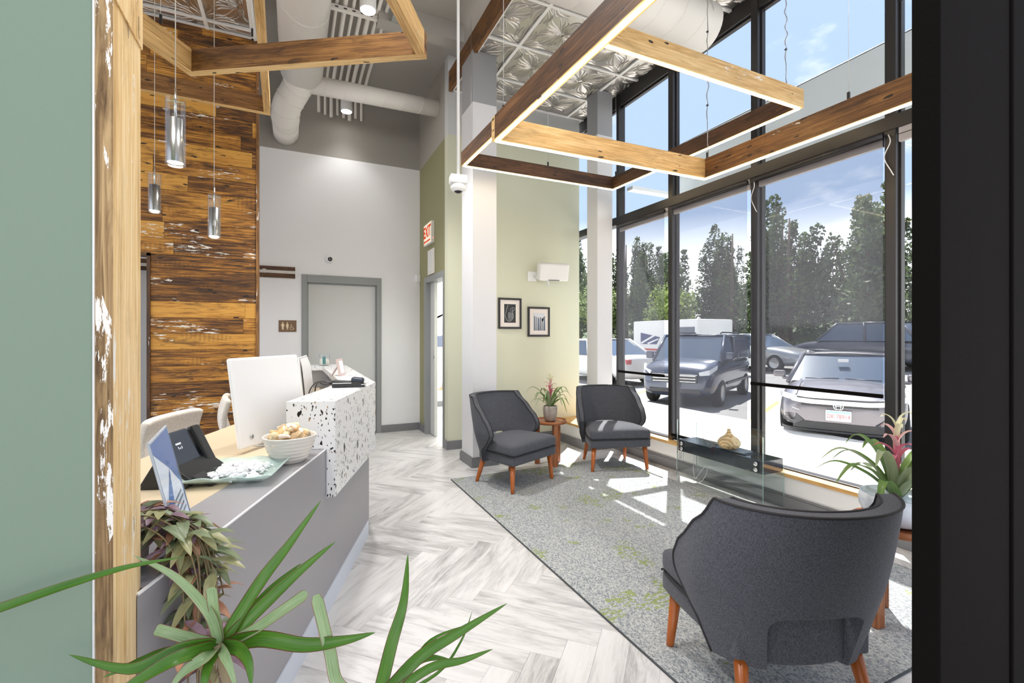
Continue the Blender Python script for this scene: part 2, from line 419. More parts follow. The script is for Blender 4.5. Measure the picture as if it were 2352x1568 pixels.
M_gap = mat('plank_joint', srgb(150, 146, 142), .6)
# herringbone planks: one mesh, each plank its own UVs; V points along +Y
PW, PL = .127, .762
fl = MB()
fl.box(-6, 3.42, -3, 6.6, -.06, -.004, mi=1)
def herring():
    ca = math.cos(PI / 4); rot = lambda u, v: (-(u * ca + v * ca), u * ca - v * ca)
    rr = random.Random(3)
    for i in range(-90, 91):
        for j in range(-12, 13):
            for o in (0, 1):
                # staircase lattice
                bx = i * PW + j * 2 * PL / 1.0
                by = i * PW
                if o == 0: x0, x1, y0, y1 = bx, bx + PL, by, by + PW
                else: x0, x1, y0, y1 = bx + PL, bx + PL + PW, by + PW - PL, by + PW
                cx, cy = rot((x0 + x1) / 2, (y0 + y1) / 2)
                cx += .35; cy += 1.71
                if not (-4.5 < cx < 3.9 and -2.2 < cy < 7.2): continue
                g = .0004
                q = [(x0 + g, y0 + g), (x1 - g, y0 + g), (x1 - g, y1 - g), (x0 + g, y1 - g)]
                pts = []
                for u, v in q:
                    a, b_ = rot(u, v); pts.append((a + .35, b_ + 1.71))
                # clip against the room rectangle
                def clip(poly, ax, lim, sgn):
                    out = []
                    for k in range(len(poly)):
                        p, n_ = poly[k], poly[(k + 1) % len(poly)]
                        ip = (p[ax] - lim) * sgn <= 0; inn = (n_[ax] - lim) * sgn <= 0
                        if ip: out.append(p)
                        if ip != inn:
                            tt = (lim - p[ax]) / (n_[ax] - p[ax]); out.append(tuple(p[z] + tt * (n_[z] - p[z]) for z in (0, 1)))
                    return out
                for ax, lim, sg in ((0, 3.42, 1), (0, -4, -1), (1, 6.5, 1), (1, -2, -1)):
                    pts = clip(pts, ax, lim, sg)
                    if len(pts) < 3: break
                if len(pts) < 3: continue
                def uv(p):
                    a, b_ = p[0] - .35, p[1] - 1.71
                    u = (b_ - a) * ca; v = -(a + b_) * ca
                    return (u - x0, v - y0) if o == 0 else (v - y0, u - x0)
                fl.add([(p[0], p[1], 0) for p in pts], [tuple(range(len(pts)))], [[uv(p) for p in pts]], rn=rr.random())
herring()
struct(fl.build('floor', [M_floor, M_gap]), 'whitewashed oak herringbone plank floor')

YB, XR, YS, ZT, ZG = 6.507, 1.62, 5.19, 4.17, 4.56
def wallbox(name, *a, m=None, label=None):
    b = MB(); b.box(*a); return struct(b.build(name, m), label)
# back wall with a door opening
b = MB()
b.box(-4, .13, YB, YB + .15, 0, ZG); b.box(1.06, XR + .15, YB, YB + .15, 0, ZG); b.box(.13, 1.06, YB, YB + .15, 2.05, ZG)
struct(b.build('wall_back', M_white2), 'white back wall with taupe band above')
# wall facing the hallway, with the open doorway
DY0, DY1, DZ = 5.35, 6.17, 2.05
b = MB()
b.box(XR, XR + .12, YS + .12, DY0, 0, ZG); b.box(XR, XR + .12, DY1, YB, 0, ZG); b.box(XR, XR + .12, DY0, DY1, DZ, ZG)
struct(b.build('wall_right', M_greenshade2), 'green hallway wall with an open doorway')
b = MB(); b.box(XR, 3.42, YS, YS + .12, 0, ZG)
struct(b.build('wall_front', M_seat2), 'pale green wall behind the two armchairs')
# left green wall (doorway side) whose end carries the reclaimed boards
Y0, Y1, X0 = 1.05, 1.21, -.288
b = MB(); b.box(-2.2, -.3125, Y0, Y1, 0, 4.6)
struct(b.build('wall_left', M_sage), 'sage green wall in the foreground')
b = MB(); b.box(-.3125, X0, Y0 - .004, Y1, 0, 4.6, axis=2)
jm = b.build('trim_1', [M_jamb, M_rough]); struct(jm, 'bleached reclaimed board lining the wall end')
for p in jm.data.polygons:
    if p.normal.y < -.9: p.material_index = 1
b = MB()
b.tube([(-.3155, Y0 - .001, 0), (-.3155, Y0 - .001, 4.6)], .0022, 6)
struct(b.build('trim_2', M_wplastic), 'thin white caulk line beside the board')
# the upper board of the lining overlaps the lower one
hb = MB(); hb.box(X0 + .0005, X0 + .0035, Y0 - .004, Y1 + .001, 1.90, 4.6, axis=2, uo=(2, 1))
struct(hb.build('trim_3', M_jamb), 'upper pale board overlapping the lower jamb board')

# reclaimed plank wall (left) with an opening
YW = 5.17
pw = MB(); rr = random.Random(11)
def planks(x0, x1, z0, z1, h=.148):
    z = z0
    k = 0
    while z < z1 - .01:
        zt = min(z + h, z1); x = x0 - rr.uniform(0, .5)
        while x < x1:
            Ln = rr.uniform(.7, 1.9); a, c = max(x, x0), min(x + Ln, x1); x += Ln
            if c - a < .004: continue
            dy = rr.uniform(0, .003); r = rr.random()
            # one plank = a thin box with UV along its length
            pw.box(a + .0008, c - .0008, YW + dy, YW + .03, z + .0012, zt - .0012, axis=0, uo=(0, k * .31), rn=max(r, .001))
            k += 1
        z += h
planks(-1.16, -.325, 0, 2.05); planks(-2.6, -.325, 2.05, 4.2)
pw.box(-2.6, -.325, YW + .031, YW + .10, 2.05, 4.2, axis=0, rn=.1); pw.box(-1.16, -.325, YW + .031, YW + .10, 0, 2.05, axis=0, rn=.1)
struct(pw.build('wall_reclaimed', M_wallwood), 'feature wall of reclaimed amber and brown planks')
b = MB(); b.box(-.325, -.302, YW - .012, YW + .11, 0, 4.2, axis=2)
struct(b.build('trim_4', M_beamamber), 'timber edge strip closing the plank wall')
b = MB(); b.box(-1.185, -1.16, YW - .012, YW + .11, 0, 2.06, axis=2); b.box(-2.6, -1.16, YW - .012, YW + .11, 2.03, 2.055, axis=0)
struct(b.build('trim_5', M_beamdark), 'dark timber lining of the plank wall opening')

# ceilings
b = MB(); b.box(-4, XR + .2, -.6, YB, ZG, ZG + .1); struct(b.build('ceiling', M_taupe), 'high taupe painted ceiling')
M_tin = mat('pressed_tin', (.62, .585, .55), .3, .9)
M_grid = mat('white_ceiling_grid', srgb(240, 239, 236), .4)
def tin(name, x0, x1, y0, y1, z, gx, gy, label, T=.61):
    b = MB(); b.box(x0, x1, y0, y1, z + .006, z + .05)
    xs = [gx + k * T for k in range(-8, 9) if x0 + .02 < gx + k * T < x1 - .02]
    ys = [gy + k * T for k in range(-12, 13) if y0 + .02 < gy + k * T < y1 - .02]
    def rib(c, th0, bend, r0, r1, wd):
        n = 8; L_, R_, T_ = [], [], []
        for i in range(n + 1):
            t_ = i / n; r = r0 + (r1 - r0) * t_
            a = th0 + bend * math.sin(t_ * PI * .9) * (.55 + .45 * t_)
            p = Vector((c[0] + r * math.cos(a), c[1] + r * math.sin(a), z))
            w = wd * math.sin(PI * min(.97, max(.06, t_))) + .001
            nrm = Vector((-math.sin(a), math.cos(a), 0))
            L_.append(p + nrm * w + Vector((0, 0, .006))); R_.append(p - nrm * w + Vector((0, 0, .006))); T_.append(p + Vector((0, 0, -.009 * math.sin(PI * (.08 + .84 * t_)))))
        if all(x0 < q.x < x1 and y0 < q.y < y1 for q in (L_[0], L_[-1], T_[4])):
            b.grid([L_, T_, R_], smooth=True)
    X = [gx + k * T for k in range(-8, 9)]; Y = [gy + k * T for k in range(-12, 13)]
    for xa in X:
        for ya in Y:
            if not (x0 - T < xa < x1 + T and y0 - T < ya < y1 + T): continue
            for c, ph in (((xa + T / 2, ya + T / 2), PI / 4), ((xa, ya), 0), ((xa + T / 2, ya), PI / 4 * 0 + PI / 4), ((xa, ya + T / 2), PI / 4)):
                big = c[0] == xa + T / 2 and c[1] == ya + T / 2 or (c[0] == xa and c[1] == ya)
                if not big: continue
                for q in range(4):
                    th = ph + q * PI / 2
                    for s in (-1, 1):
                        for j, (of, bd, r1) in enumerate(((.06, .18, .27), (.16, .36, .25), (.28, .52, .215), (.44, .5, .16))):
                            rib(c, th + s * of, s * bd, .025, r1, .011 - .001 * j)
    st = struct(b.build(name, M_tin), label)
    g = MB()
    for x in xs: g.box(x - .015, x + .015, y0, y1, z - .017, z + .004)
    for y in ys: g.box(x0, x1, y - .015, y + .015, z - .0165, z + .004)
    g.box(x0, x0 + .02, y0, y1, z - .012, z + .004); g.box(x0, x1, y1 - .02, y1, z - .012, z + .004)
    g.box(x1 - .02, x1, y0, y1, z - .012, z + .004)
    struct(g.build('ceiling_grid', M_grid, st), 'white ceiling grid bars')
tin('ceiling_seating', 1.67, 3.54, .2, YS, ZT, 2.01, 4.11, 'pressed tin ceiling over the seating area')
tin('ceiling_desk', -2.6, -.345, .2, YW, 4.2, -.727, 5.03, 'pressed tin ceiling over the reception desk')
b = MB(); b.box(-.345, -.315, .2, YW + .1, 4.2 - .02, ZG)
struct(b.build('trim_6', M_white), 'pale bulkhead edge beside the ducts')
b = MB(); b.box(1.632, 1.668, .2, YS - .002, ZT - .03, ZT + .2, axis=1)
struct(b.build('trim_7', M_beamamber), 'timber fascia along the edge of the tin ceiling')
b = MB(); b.box(.75, XR, 4.62, 4.78, 4.38, ZG); struct(b.build('trim_8', M_taupe), 'painted ceiling joist')

# columns
b = MB(); b.box(1.623, 1.88, 4.37, 4.70, 0, ZT); struct(b.build('column_1', M_col2), 'square white column with grey top')
b = MB(); b.box(3.19, 3.40, 4.46, 4.67, 0, ZT); struct(b.build('column_2', M_col2), 'square white column by the windows')
b = MB()
def base_(x0, x1, y0, y1, h=.10, t=.02, hi=.012):
    b.box(x0 - t, x1 + t, y0 - t, y1 + t, 0, h - hi); b.box(x0 - t * .6, x1 + t * .6, y0 - t * .6, y1 + t * .6, h - hi, h)
base_(1.623, 1.88, 4.37, 4.70)
struct(b.build('baseboard_column', M_base, bevel=.002))
b = MB()
b.box(1.085, XR - .02, YB - .02, YB, 0, .1); b.box(XR - .02, XR, 6.24, YB - .02, 0, .1); b.box(XR - .02, XR, YS - .02, 5.335, 0, .1)
b.box(XR, 3.05, YS - .02, YS, 0, .1); b.box(-.30, .04, YB - .02, YB, 0, .1)
struct(b.build('baseboard_back', M_base, bevel=.002))

# ---- low window wall, sill
XWIN = 3.50
b = MB(); b.box(3.41, 3.62, -.8, 4.46, -.3, .235); b.box(3.05, 3.62, 4.46, YS, -.3, .235); b.box(3.43, 3.62, YS, 8.6, -.3, .235)
struct(b.build('wall_sill', M_white), 'low white wall under the windows')
b = MB(); b.box(3.40, 3.49, -.8, 4.45, .235, .262, axis=1); b.box(3.04, 3.49, 4.45, YS, .235, .262, axis=1)
struct(b.build('trim_9', M_sill), 'oak window sill')
b = MB(); b.box(3.388, 3.41, -.8, 4.44, 0, .088); b.box(3.394, 3.41, -.8, 4.44, .088, .104); b.box(3.03, 3.41, 4.438, 4.46, 0, .1); b.box(3.03, 3.05, 4.46, YS - .02, 0, .1)
struct(b.build('baseboard_window', M_base, bevel=.002))

# ---- window frames (black aluminium) and panes: bays between mullions
ML = [4.57, 3.60, 2.65, 1.675, .70, -.28]      # mullion centres along Y (first one hugs the column)
b = MB()
MW = .031
for y in ML[1:]:
    b.box(3.47, 3.565, y - MW, y + MW, .262, 4.17)
    b.box(3.51, 3.555, y - MW - .012, y + MW + .012, .262, 4.17)
b.box(3.47, 3.565, 4.43, 4.475, .262, 4.17)
b.box(3.47, 3.57, 4.68, 4.72, .262, 4.17)
b.box(3.465, 3.58, -.8, 8.6, 2.629, 2.72)          # transom
b.box(3.48, 3.57, -.8, 8.6, 4.02, 4.175)           # head
b.box(3.49, 3.57, -.8, 8.6, .262, .276)             # sill rail
b.box(3.505, 3.52, -.8, YS, 4.00, 4.03)
wf = struct(b.build('window_frame', M_black, bevel=.003), 'black aluminium window frame')
edges = [(8.5, 4.72)] + [(4.43, ML[1])] + [(ML[k], ML[k + 1]) for k in range(1, len(ML) - 1)]
for i, (ya, yb) in enumerate(edges):
    b = MB(); b.box(3.53, 3.536, yb + .005, ya - .005, .29, 2.64); b.box(3.53, 3.536, yb + .005, ya - .005, 2.71, 4.03)
    struct(b.build('window_%d' % (i + 1), M_pane), 'clear window bay between black mullions')
b = MB(); b.box(3.54, 3.66, -.8, 8.6, 4.17, 4.7); b.box(3.4, 3.54, YS, 8.6, 4.17, 4.3); struct(b.build('wall_head', M_white), 'wall above the windows')
# header strip below the transom (fixed pelmet)
for k, (ya, yb) in enumerate(((4.42, 3.64), (3.56, 2.69), (2.61, 1.72), (1.63, .75))):
    b = MB(); b.box(3.475, 3.50, yb, ya, 2.54, 2.629); b.box(3.473, 3.50, yb, ya, 2.585, 2.589, mi=1)
    struct(b.build('trim_%d' % (10 + k), [mat('grey_pelmet', srgb(176, 170, 172), .45), M_black]), 'grey pelmet strip under the transom')

# ---- black door post in the right foreground
b = MB(); b.box(1.077, 1.360, .44, .485, 0, 3.2); b.box(1.365, 1.80, .436, .485, 0, 3.2)
struct(b.build('door_1', M_blackp, bevel=.003), 'near-black door edge filling the right of the view')

# ---- back door
d = struct(MB().box(.163, 1.03, YB + .045, YB + .09, .005, 2.0).build('door_2', M_door), 'grey door in the white back wall')
b = MB(); b.box(.10, .165, YB - .018, YB + .1, 0, 2.10); b.box(1.028, 1.09, YB - .018, YB + .1, 0, 2.10); b.box(.165, 1.028, YB - .018, YB + .1, 2.0, 2.10)
b.box(.165, .18, YB + .02, YB + .04, 0, 2.0); b.box(1.013, 1.028, YB + .02, YB + .04, 0, 2.0); b.box(.165, 1.028, YB + .02, YB + .04, 1.985, 2.0)
struct(b.build('door_frame', M_trimgrey, d, bevel=.003), 'darker grey door frame')
# ---- doorway in the hallway wall, sliding leaf half open
b = MB(); b.box(XR - .015, XR + .14, DY1 - .05, DY1 + .045, 0, DZ + .045); b.box(XR - .015, XR + .14, DY0 - .02, DY0 + .008, 0, DZ + .045); b.box(XR - .015, XR + .14, DY0 + .02, DY1 - .05, DZ - .03, DZ + .045)
fr = b.build('door_3', M_trimgrey, bevel=.003); struct(fr, 'grey frame of the open doorway')
lf = MB().box(XR + .05, XR + .09, 5.93, 6.12, .01, DZ - .03).build('door_leaf', M_door, fr, bevel=.002)
lk = MB().box(XR + .046, XR + .052, 5.934, 5.955, .96, 1.12).build('latch_plate', M_steel, fr, bevel=.002)
MB().box(XR + .043, XR + .0465, 5.938, 5.951, 1.02, 1.06).build('latch', M_bplastic, lk)
# room beyond the doorway
M_bright = paint('bright_white_paint', srgb(244, 244, 242))
b = MB(); b.box(XR + .12, 3.4, YS + .12, 8.6, -.05, -.001); struct(b.build('floor_room', mat('pale_floor', srgb(226, 226, 226), .35)))
b = MB(); b.box(XR + .12, 3.4, 8.5, 8.6, 0, 3); b.box(3.3, 3.4, YS + .12, 8.6, 0, 3); b.box(XR + .12, XR + .14, 6.6, 8.5, 0, 3); b.box(XR + .12, 3.4, YS + .12, 8.6, 3, 3.05)
struct(b.build('wall_room', M_bright), 'bright white walls of the room beyond')
rl = bpy.data.lights.new('room_fill_light', 'AREA'); rl.size = 1.2; rl.energy = 55; ro = bpy.data.objects.new('room_fill_light', rl); COL.objects.link(ro); ro.location = (2.5, 7.1, 2.9)  # unseen area light added to brighten the room beyond
b = MB(); b.box(XR + .14, 3.3, 8.47, 8.5, 0, .1); struct(b.build('baseboard_room', M_base))

# ================================================================== OUTSIDE
M_walk = mat('pale_concrete', srgb(214, 210, 204), .85, var=.05, vscale=3)
M_asph = mat('asphalt', srgb(122, 121, 122), .9, var=.12, vscale=2, bump=.2, bscale=80)
b = MB(); b.box(3.62, 7.7, -12, 40, -.55, -.25)
struct(b.build('sidewalk', M_walk), 'pale concrete sidewalk outside the windows')
b = MB()
for y in range(-10, 40, 2): b.box(3.62, 7.7, y + .1, y + .112, -.251, -.2495)
b.box(5.6, 5.612, -12, 40, -.251, -.2495)
struct(b.build('sidewalk_joints', mat('concrete_joint', srgb(160, 156, 150), .9)))
b = MB(); b.box(-20, 11.5, -30, 70, -.6, -.40); b.add([(11.5, -30, -.4), (26, -30, .5), (26, 70, .5), (11.5, 70, -.4), (90, -30, .5), (90, 70, .5)], [(0, 1, 2, 3), (1, 4, 5, 2)]); struct(b.build('road_parking', M_asph), 'asphalt parking lot')
b = MB()
for y in (2.2, 6.15, 10.3): b.box(0, 4.6, -.05, .05, 0, .004, M=Matrix.Translation((7.75, y, -.4)) @ Matrix.Rotation(math.radians(27.3), 4, 'Z'))
struct(b.build('road_markings', mat('yellow_paint', srgb(232, 176, 52), .7)), 'yellow parking bay lines')
# roof overhang and sign fascia
b = MB(); b.box(3.54, 4.25, -6, 7, 4.62, 4.8); struct(b.build('roof_overhang', mat('overhang', srgb(120, 122, 126), .7)))
M_mesh = mat('grey_fascia_panel', srgb(226, 232, 236), .7, bump=.1, bscale=40)
b = MB(); b.box(4.45, 4.5, .9, 4.45, 3.02, 3.74); b.box(3.57, 4.47, .9, 1.0, 3.02, 3.06); b.box(3.57, 4.47, 4.3, 4.4, 3.02, 3.06)
sg = b.build('shopfront_sign_panel', M_mesh); tag(sg, 'grey sign fascia panel mounted outside above the transom', 'sign panel')
b = MB(); b.tube([(4.46, .9, 3.745), (4.46, 4.45, 3.745)], .012, 6); b.build('top_rail', mat('rail_dark', srgb(80, 86, 98), .5), sg)
# ================================================================== HANGING TIMBER FRAMES
def beam(fr, p, q, z, h, t, m, off=0.0, nm='beam'):
    """timber between two plan points (local to the frame), bottom at z"""
    p, q = Vector((*p, 0)), Vector((*q, 0)); d = q - p; Ln = d.length; a = math.atan2(d.y, d.x)
    M = Matrix.Translation((p.x, p.y, z)) @ Matrix.Rotation(a, 4, 'Z')
    b = MB(); b.box(0, Ln, -t / 2, t / 2, 0, h, M=M, axis=0, uo=(random.random() * 3, random.random() * 3))
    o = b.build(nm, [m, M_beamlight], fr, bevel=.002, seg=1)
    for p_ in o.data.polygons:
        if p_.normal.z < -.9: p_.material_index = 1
    return o
def hang_frame(label, corners, z, h, t, mats_, led, zc, wires):
    c0 = sum((Vector((*c, 0)) for c in corners), Vector()) / 4
    fr = thing('timber_frame_light' if led else 'timber_ceiling_frame', label, 'light fixture' if led else 'hanging frame', (c0.x, c0.y, z))
    lc = [(c[0] - c0.x, c[1] - c0.y) for c in corners]
    for i in range(4):
        p, q = Vector(lc[i]), Vector(lc[(i + 1) % 4]); d = (q - p).normalized()
        e = -t / 2 if i % 2 else t / 2
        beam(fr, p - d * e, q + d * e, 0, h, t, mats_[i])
    if led:
        b = MB(); 
        for i in range(4):
            p, q = Vector((*lc[i], 0)), Vector((*lc[(i + 1) % 4], 0)); d = q - p; a = math.atan2(d.y, d.x)
            M = Matrix.Translation((p.x, p.y, 0)) @ Matrix.Rotation(a, 4, 'Z')
            b.box(0, d.length, -.0065, .0065, -.006, .001, M=M)
        b.build('led_strip', M_led, fr)
    for (x, y, kind) in wires:
        b = MB(); px, py = x - c0.x, y - c0.y
        b.tube([(px, py, h + .03), (px, py, zc - z)], .0014, 5, mi=0)
        if kind == 2:
            n = 60
            b.tube([(px + .006 * math.sin(k * 1.3) + .004 * math.sin(k * .37), py + .006 * math.cos(k * 1.1), h + .01 + (zc - z - h) * k / n) for k in range(n + 1)], .0028, 5, mi=1)
            for k in (.25, .6): b.box(px - .006, px + .006, py - .006, py + .006, h + (zc - z - h) * k, h + (zc - z - h) * k + .01, mi=2)
        b.box(px - .006, px + .006, py - .006, py + .006, h - .005, h + .045, mi=2)
        b.build('suspension_cable', [M_steel, mat('flex_grey', srgb(150, 150, 148), .5), M_bplastic], fr)
    return fr
# P: the higher, farther lit frame; Q: the nearer, lower one
P = [(1.42, 4.06), (3.09, 4.04), (3.15, 2.06), (1.45, 2.06)]
hang_frame('farther lit timber frame, its far right corner near the window column', P, 2.872, .128, .042, [M_beamdark, M_beamdark, M_beamlight, M_beamdark], True, ZT,
           [(1.45, 3.95, 1), (3.08, 3.98, 1), (3.10, 2.12, 2), (2.3, 4.05, 1)])
Q = [(1.105, 2.57), (2.775, 2.53), (2.83, .62), (1.14, .62)]
hang_frame('nearer lit timber frame with pale front beam, reaching behind the dark door post', Q, 2.476, .142, .046, [M_beamlight, M_beamamber, M_beamdark, M_beamdark], True, ZT,
           [(1.12, 2.50, 1), (2.77, 2.50, 2), (2.80, 1.55, 1), (1.13, 1.5, 1)])
# unlit frames over the desk
d1 = Vector((1.20, -.76)).normalized(); d2 = Vector((-d1.y, d1.x)) * -1
c1 = Vector((-.55, 3.335)); c2 = Vector((.652, 2.58))
F1 = [tuple(c1), tuple(c2), tuple(c2 + d2 * 1.5), tuple(c1 + d2 * 1.5)]
hang_frame('unlit timber frame turned at an angle over the desk', F1, 2.87, .135, .05, [M_beamamber, M_beamlight, M_beamlight, M_beamlight], False, 4.2, [(-.65, 3.1, 1)])
F2 = [(-1.9, 4.44), (-.20, 4.48), (-.17, 2.6), (-1.9, 2.56)]
hang_frame('unlit square timber frame hung before the plank wall', F2, 3.2, .14, .05, [M_beamamber, M_beamlight, M_beamamber, M_beamamber], False, 4.2, [(-1.2, 4.4, 1), (-.25, 3.6, 1)])

# ================================================================== PENDANTS
def pendant(label, px, ytop, ybot, d, zc):
    p = at(px, ybot, d); hh = (ybot - ytop) * d / FPX; r = .0395
    t = thing('glass_pendant_light', label, 'pendant light', (p.x, p.y, p.z), 0, 'glass cylinder pendants over the desk')
    MB().tube([(0, 0, hh + .0), (0, 0, zc - p.z)], .0022, 6).build('cable', mat('cable_white', srgb(210, 205, 196), .5), t)
    MB().tube([(0, 0, hh * .70), (0, 0, hh + .05)], .005, 8).build('stem', M_chrome, t)
    b = MB(); b.lathe([(r, 0), (r, hh)], 32, caps=False); b.lathe([(r - .004, hh), (r - .004, 0)], 32, caps=False)
    b.lathe([(r - .004, hh), (r, hh)], 32, caps=False); b.lathe([(r, 0), (r - .004, 0)], 32, caps=False)
    b.build('glass_shade', M_pend, t)
    b = MB(); b.lathe([(r - .008, .012), (r - .008, hh * .70), (.004, hh * .705)], 32, caps=False); b.build('metal_sleeve', mat('satin_sleeve', (.5, .48, .45), .28, 1), t)
    MB().lathe([(.0001, .016), (r - .009, .016)], 24, caps=False).build('lens', M_lamp, t)
    b = MB(); b.box(-r + .005, r - .005, -.002, .002, hh - .012, hh - .008); b.box(-.002, .002, -r + .005, r - .005, hh - .012, hh - .008); b.build('cross_bracket', M_chrome, t)
    lp = bpy.data.lights.new('pendant_lamp', 'SPOT'); lp.energy = 7; lp.spot_size = 1.7; lp.spot_blend = .6; lp.shadow_soft_size = .03; lp.color = (1, .9, .76)
    lo = bpy.data.objects.new('pendant_lamp', lp); COL.objects.link(lo); lo.location = (p.x, p.y, p.z - .012)
pendant('largest and nearest glass cylinder pendant in front of the plank wall', 403, 228, 380, 2.15, 4.2)
pendant('glass cylinder pendant nearest the bleached board, on the thin left cable', 355, 398, 488, 3.35, 4.2)
pendant('lowest glass cylinder pendant, beside the right edge of the plank wall', 492, 448, 547, 3.25, 4.2)

# ================================================================== CEILING SERVICES
def duct(mb, pts, r, n=28, rings=.0, seam=.45):
    mb.tube(pts, r, n)
    for a, b_ in zip(pts, pts[1:]):
        a, b_ = Vector(a), Vector(b_); Ln = (b_ - a).length; k = int(Ln / seam)
        d = (b_ - a).normalized(); o1 = d.orthogonal().normalized(); o2 = d.cross(o1)
        for i in range(1, k + 1):      # spiral seams
            c = a + d * (i * Ln / (k + 1)); sl = r * .5
            mb.tube([c + (o1 * math.cos(q) + o2 * math.sin(q)) * (r + .0006) + d * sl * math.sin(q) * .6 for q in [2 * PI * j / 24 for j in range(25)]], .0022, 4, cap=False)
b = MB(); duct(b, [(.085, -.4, 4.2), (.085, 5.55, 4.2)], .215, 32, seam=.6)
b.lathe([(.215, 0), (.213, .03), (.19, .10), (.15, .13), (.0, .14)], 32, M=Matrix.Translation((.085, 5.55, 4.2)) @ Matrix.Rotation(-PI / 2, 4, 'X'))
mainduct = b.build('round_air_duct', M_duct); tag(mainduct, 'wide pale round duct running along the high ceiling', 'air duct')
b = MB(); pts = cat_rom([(.085, 5.55, 4.13), (.03, 5.72, 4.06), (-.06, 5.86, 3.93), (-.08, 6.0, 3.86), (-.08, 6.15, 3.855)], 5)
b.tube(pts, .148, 28)
for k in (4, 8, 12, 16):
    d = (pts[k + 1] - pts[k - 1]).normalized(); o1 = d.orthogonal().normalized(); o2 = d.cross(o1)
    b.tube([pts[k] + (o1 * math.cos(q) + o2 * math.sin(q)) * .15 for q in [2 * PI * j / 28 for j in range(29)]], .005, 5, cap=False)
b.build('elbow', M_duct, mainduct)
b = MB(); b.tube([(-.08, 6.1, 3.855), (-.08, YB - .002, 3.855)], .146, 28); b.build('wall_stub', M_duct, mainduct)
b = MB(); duct(b, [(.1, 5.62, 4.1), (XR - .002, 5.62, 4.13)], .098, 24, seam=.22)
tag(b.build('round_air_duct', M_duct), 'slim round duct crossing from the wide duct to the hallway wall', 'air duct')
b = MB(); duct(b, [(1.70, 2.88, 3.915), (3.16, 2.88, 3.915)], .19, 32, seam=.24)
dd = b.build('round_air_duct', M_duct); tag(dd, 'round duct under the pressed tin ceiling, capped near the windows', 'air duct')
b = MB(); M_ = Matrix.Translation((2.42, 2.70, 3.93))
b.box(-.14, .14, -.012, .0, -.06, .06, M=M_)
gr = b.build('air_grille', M_duct, dd, bevel=.003)
b = MB()
for k in range(7): b.box(2.33 + k * .02, 2.34 + k * .02, 2.684, 2.69, 3.90, 3.965)
b.build('grille_slots', M_bplastic, gr)
for x in (1.72, 3.05):
    b = MB(); b.tube([(x, 2.88 - .19, 3.915), (x, 2.88 - .19, ZT)], .002, 5); b.build('hanger_wire', M_steel, dd)

conduit_label = ['conduit pipe in the ceiling row, nearest the wide duct'] + ['conduit pipe, number %s of the ceiling row counted from the wide duct' % w for w in ('two', 'three', 'four', 'five', 'six', 'seven', 'eight')]
for k in range(8):
    x = .30 + k * .075; r = (.020, .016, .022, .016, .019, .024, .018, .018)[k]
    b = MB(); b.tube([(x, .4, 4.47), (x, 5.9 - .03 * (k % 3), 4.47), (x + .0, YB - .05, 4.46), (x, YB - .02, 4.42), (x, YB - .02, 4.2 - .02 * (k % 3))], r, 10)
    tag(b.build('conduit_pipe', M_duct), conduit_label[k], 'pipe', 'conduit pipes along the high ceiling')
def strut(y, label):
    b = MB(); b.box(.24, .98, y - .02, y + .02, 4.40, 4.44)
    o = b.build('strut_channel', M_duct); tag(o, label, 'bracket')
    for k in range(9): MB().box(.28 + k * .078, .31 + k * .078, y - .0212, y - .019, 4.413, 4.427).build('slot', mat('slot_dark', srgb(70, 68, 66), .8), o)
strut(4.70, 'slotted strut channel crossing the ceiling conduit row')
def can(x, y, label, z=4.14, e=58):
    t = thing('ceiling_can_light', label, 'ceiling light', (x, y, z), 0, 'white can lights under the high ceiling')
    b = MB(); b.lathe([(.066, 0), (.07, .004), (.07, .17), (.045, .185), (.03, .24)], 28); b.build('housing', M_wplastic, t)
    MB().tube([(0, 0, .23), (0, 0, ZG - z)], .012, 8).build('stem', M_duct, t)
    MB().lathe([(.0001, -.002), (.062, -.002)], 24, caps=False).build('lens', M_lamp, t)
    lp = bpy.data.lights.new('can_lamp', 'SPOT'); lp.spot_size = 1.75; lp.spot_blend = .7; lp.shadow_soft_size = .12; lp.energy = e * 3; lp.color = (1, .985, .965)
    lo = bpy.data.objects.new('can_lamp', lp); COL.objects.link(lo); lo.location = (x, y, z - .03)
can(.59, 4.2, 'white can light beside the angled timber frame, lit'); can(.61, 6.2, 'white can light close to the back wall, lit', e=4)
for x, y, e_, w_ in ((.6, 2.2, 32, 'second'), (.6, .2, 14, 'third')): can(x, y, 'added unseen white can light extending the high ceiling row, %s from the camera end' % w_, e=e_)  # cans out of view, added to fill the hall with light
can(-1.0, 1.9, 'added unseen white fill can light over the reception worktop', e=50)  # unseen can added as fill light for the desk side

jb = MB(); jb.box(.86, .95, 4.50, 4.59, 4.36, 4.42); o = jb.build('junction_box', mat('galvanised', srgb(168, 172, 170), .4, .6), bevel=.004); tag(o, 'galvanised junction box on the ceiling joist', 'junction box')
jb = MB(); jb.tube(cat_rom([(.93, 4.55, 4.42), (.95, 4.53, 4.5), (.97, 4.3, 4.54), (1.0, 3.9, 4.55)], 5), .011, 8); jb.build('flex_conduit', M_steel, o)

# dome camera on a rod
t = thing('dome_camera', 'white dome security camera hanging on a long rod', 'security camera', (1.09, 3.24, 2.36))
MB().tube([(0, 0, .11), (0, 0, 2.2)], .0105, 10).build('rod', M_wplastic, t)
b = MB(); b.box(-.062, .062, -.045, .045, .055, .115, M=Matrix.Rotation(-.15, 4, 'Z')); b.build('mounting_box', M_wplastic, t, bevel=.008)
b = MB(); b.lathe([(.02, .0), (.04, .003), (.055, .015), (.058, .032), (.045, .05), (.03, .057)], 28); b.build('housing', M_wplastic, t)
b = MB(); b.ball((0, 0, .012), .033, 18, 10, sc=(1, 1, .75)); b.build('lens', M_bplastic, t)

